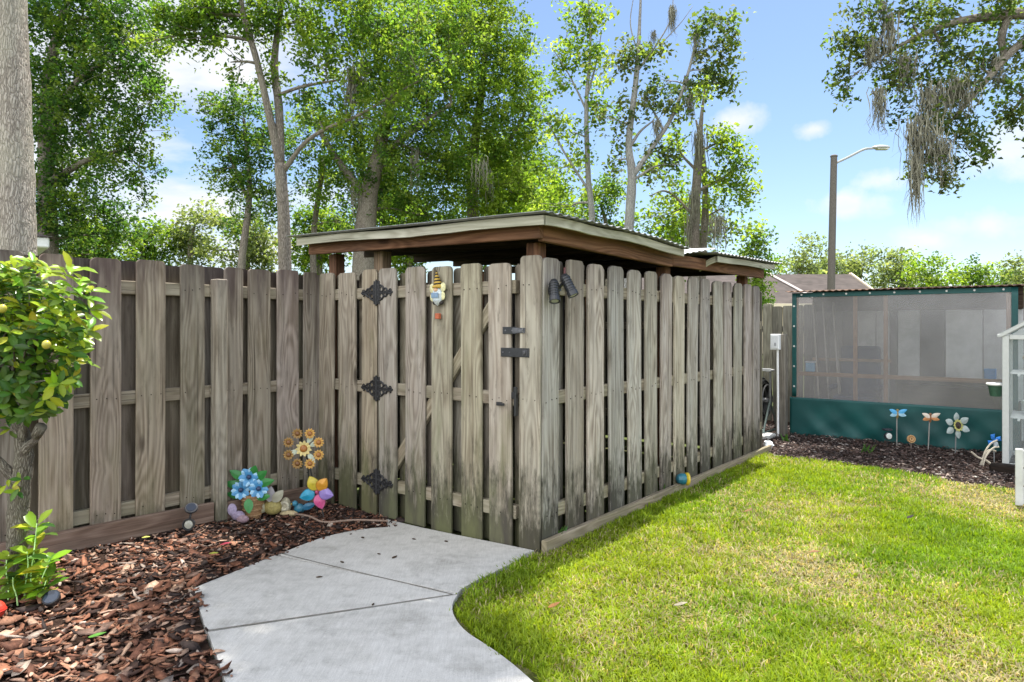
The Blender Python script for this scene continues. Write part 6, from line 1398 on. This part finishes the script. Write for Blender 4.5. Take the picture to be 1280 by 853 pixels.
tree('overhanging_oak', 'moss-hung oak limb reaching into the sky from the right edge', 9, [[(1500, 430, 9.5, .4), (1490, 250, 9.5, .34), (1470, 100, 9.4, .28), (1440, -40, 9.3, .2), (1400, -200, 9.3, .12)], [(1470, 110, 9.4, .16), (1380, 40, 9.2, .12), (1300, 18, 9, .085), (1245, 20, 9, .06), (1195, 28, 9, .045), (1150, 45, 9, .03), (1100, 70, 9, .015)], [(1262, 18, 9, .055), (1252, 45, 9, .05), (1256, 75, 9, .04)], [(1330, 20, 9.1, .07), (1270, 60, 8.9, .05), (1225, 110, 8.8, .035), (1190, 150, 8.8, .02), (1160, 180, 8.8, .01)], [(1340, 60, 9.2, .05), (1290, 110, 9, .035), (1265, 140, 9, .015)], [(1400, 20, 9.2, .08), (1280, -40, 9, .05), (1150, -60, 9, .03)]],
   [(1085, 12, 9, 34, 26, .9), (1070, 75, 9, 22, 22, .7), (1100, 55, 9, 34, 24, .8), (1052, 110, 9, 12, 14, .5), (1140, 30, 9, 40, 26, .9), (1130, 85, 9, 38, 26, .8), (1180, 60, 9, 40, 28, .9), (1200, 20, 9, 44, 22), (1250, 10, 9, 44, 22), (1180, 110, 8.9, 42, 28, .9), (1225, 85, 8.9, 38, 30, .8), (1150, 145, 8.8, 34, 22, .8), (1205, 150, 8.8, 38, 26, .9), (1190, 185, 8.8, 34, 24, .8), (1220, 190, 8.8, 22, 20, .7), (1160, 195, 8.8, 20, 26, .5), (1265, 110, 9, 24, 28, .8), (1275, 60, 9, 22, 30, .7), (1270, 150, 9, 16, 24, .7), (1180, 225, 8.8, 20, 16, .5), (1110, 105, 9, 26, 18, .6), (1060, 50, 9, 14, 14, .5), (1300, 40, 9, 40, 50, .7), (1330, 130, 9, 50, 50, .6), (1200, -40, 9, 90, 35, .7), (1100, -40, 9, 60, 30, .6)], 'oak', .085,
   moss=((1150, 150, 8.7, 20, 75, 62), (1145, 195, 8.7, 8, 92, 26), (1175, 175, 8.7, 18, 64, 34), (1098, 110, 8.9, 9, 60, 24), (1110, 20, 8.9, 10, 70, 22), (1245, 70, 8.9, 9, 36, 30), (1130, 70, 8.9, 14, 46, 40), (1200, 100, 8.8, 24, 46, 50), (1165, 110, 8.8, 20, 50, 50), (1090, 50, 8.9, 12, 40, 26), (1103, 2, 8.9, 5, 34, 12)), sparse=0.62)
# understorey and distant trees, each with its own crown
def simple_tree(label, px, top, bot, Y, wpx, pal, leaf, name='background_tree', n=7, dens=1.0, bark_=None):
    bl = []
    h = bot - top
    for k in range(n):
        t = (k + .5) / n; py = top + h * (.12 + .8 * t); wd = wpx * (.35 + .65 * math.sin(math.pi * min(1, .18 + .75 * t)))
        bl.append((px + rnd(-.55, .55) * wd * .6, py, Y + rnd(-.6, .6) * wpx / F * Y * .3, wd * rnd(.42, .62), max(h / n * 1.05, wpx * .28) * rnd(.8, 1.1), dens))
        if wpx > 60: bl.append((px + rnd(-1, 1) * wd * .75, py + rnd(-.5, .5) * h / n, Y, wd * rnd(.25, .4), max(h / n * .8, wpx * .2), dens * .8))
    tree(name, label, Y, [[(px, 425, Y, .13), (px + rnd(-4, 4), (top + bot) / 2 + h * .15, Y, .08), (px + rnd(-8, 8), top + h * .3, Y, .02)]], bl, pal, leaf, bark_, 'trees standing beyond the fences', nsub=3)
simple_tree('pale leafy young tree low above the left fence', 238, 252, 345, 20, 58, 'pale', .14, dens=.8, n=5)
simple_tree('soft green small tree above fence nearest the dense oak', 178, 278, 350, 20, 60, 'mid', .15, n=4)
simple_tree('yellow-green low tree between dense oak and white eave', 105, 275, 350, 22, 56, 'bright', .16, n=4)
simple_tree('airy pale tree just left of the fork trunk base', 305, 262, 345, 19, 62, 'pale', .13, dens=.85, n=5)
simple_tree('bushy green tree seen under the shelter left eave', 400, 255, 345, 21, 64, 'mid', .15, n=5, dens=.9)
simple_tree('green thicket tree peeking under the roof beside the hinge post', 515, 260, 345, 22, 60, 'mid', .16, n=4)
simple_tree('bright leafy tree low behind the shelter roof peak', 690, 215, 340, 20, 55, 'bright', .14, n=6)
simple_tree('green understorey tree behind the slim and bare trees', 755, 210, 340, 21, 52, 'mid', .14, n=6, dens=.8)
simple_tree('yellow-green understorey tree behind the mossy trunk', 838, 235, 345, 20, 56, 'bright', .14, n=5, dens=.85)
simple_tree('dusky green tree just beyond the far end of the shelter', 945, 285, 375, 30, 42, 'mid', .2, n=5)
simple_tree('grey-green treetop left of the lamp pole', 1000, 303, 375, 48, 44, 'pale', .3, n=4)
simple_tree('tall pale treetop right of the lamp pole', 1078, 310, 378, 50, 46, 'pale', .3, n=4)
simple_tree('broad pale tree above the middle of the rusty roof', 1125, 308, 378, 50, 54, 'pale', .3, n=4)
simple_tree('brighter green low tree over the rusty roof', 1165, 326, 378, 40, 50, 'bright', .25, n=3)
simple_tree('dark green distant tree toward right end of the rusty roof', 1208, 330, 378, 45, 50, 'mid', .28, n=3)
simple_tree('small distant tree between the two rightmost treetops', 1248, 336, 380, 48, 46, 'mid', .28, n=3)
simple_tree('rightmost pale treetop above the greenhouse', 1280, 318, 378, 38, 34, 'pale', .25, n=4)
simple_tree('soft pale treetop behind the gabled house wing', 1042, 316, 375, 55, 50, 'pale', .32, n=3)
simple_tree('deep green tree closing the gap behind the mossy oak', 480, 170, 340, 24, 90, 'dark', .19, n=7, dens=.85)
simple_tree('deep green tree closing the gap behind the bright tree', 625, 160, 340, 25, 95, 'mid', .19, n=7, dens=.9)
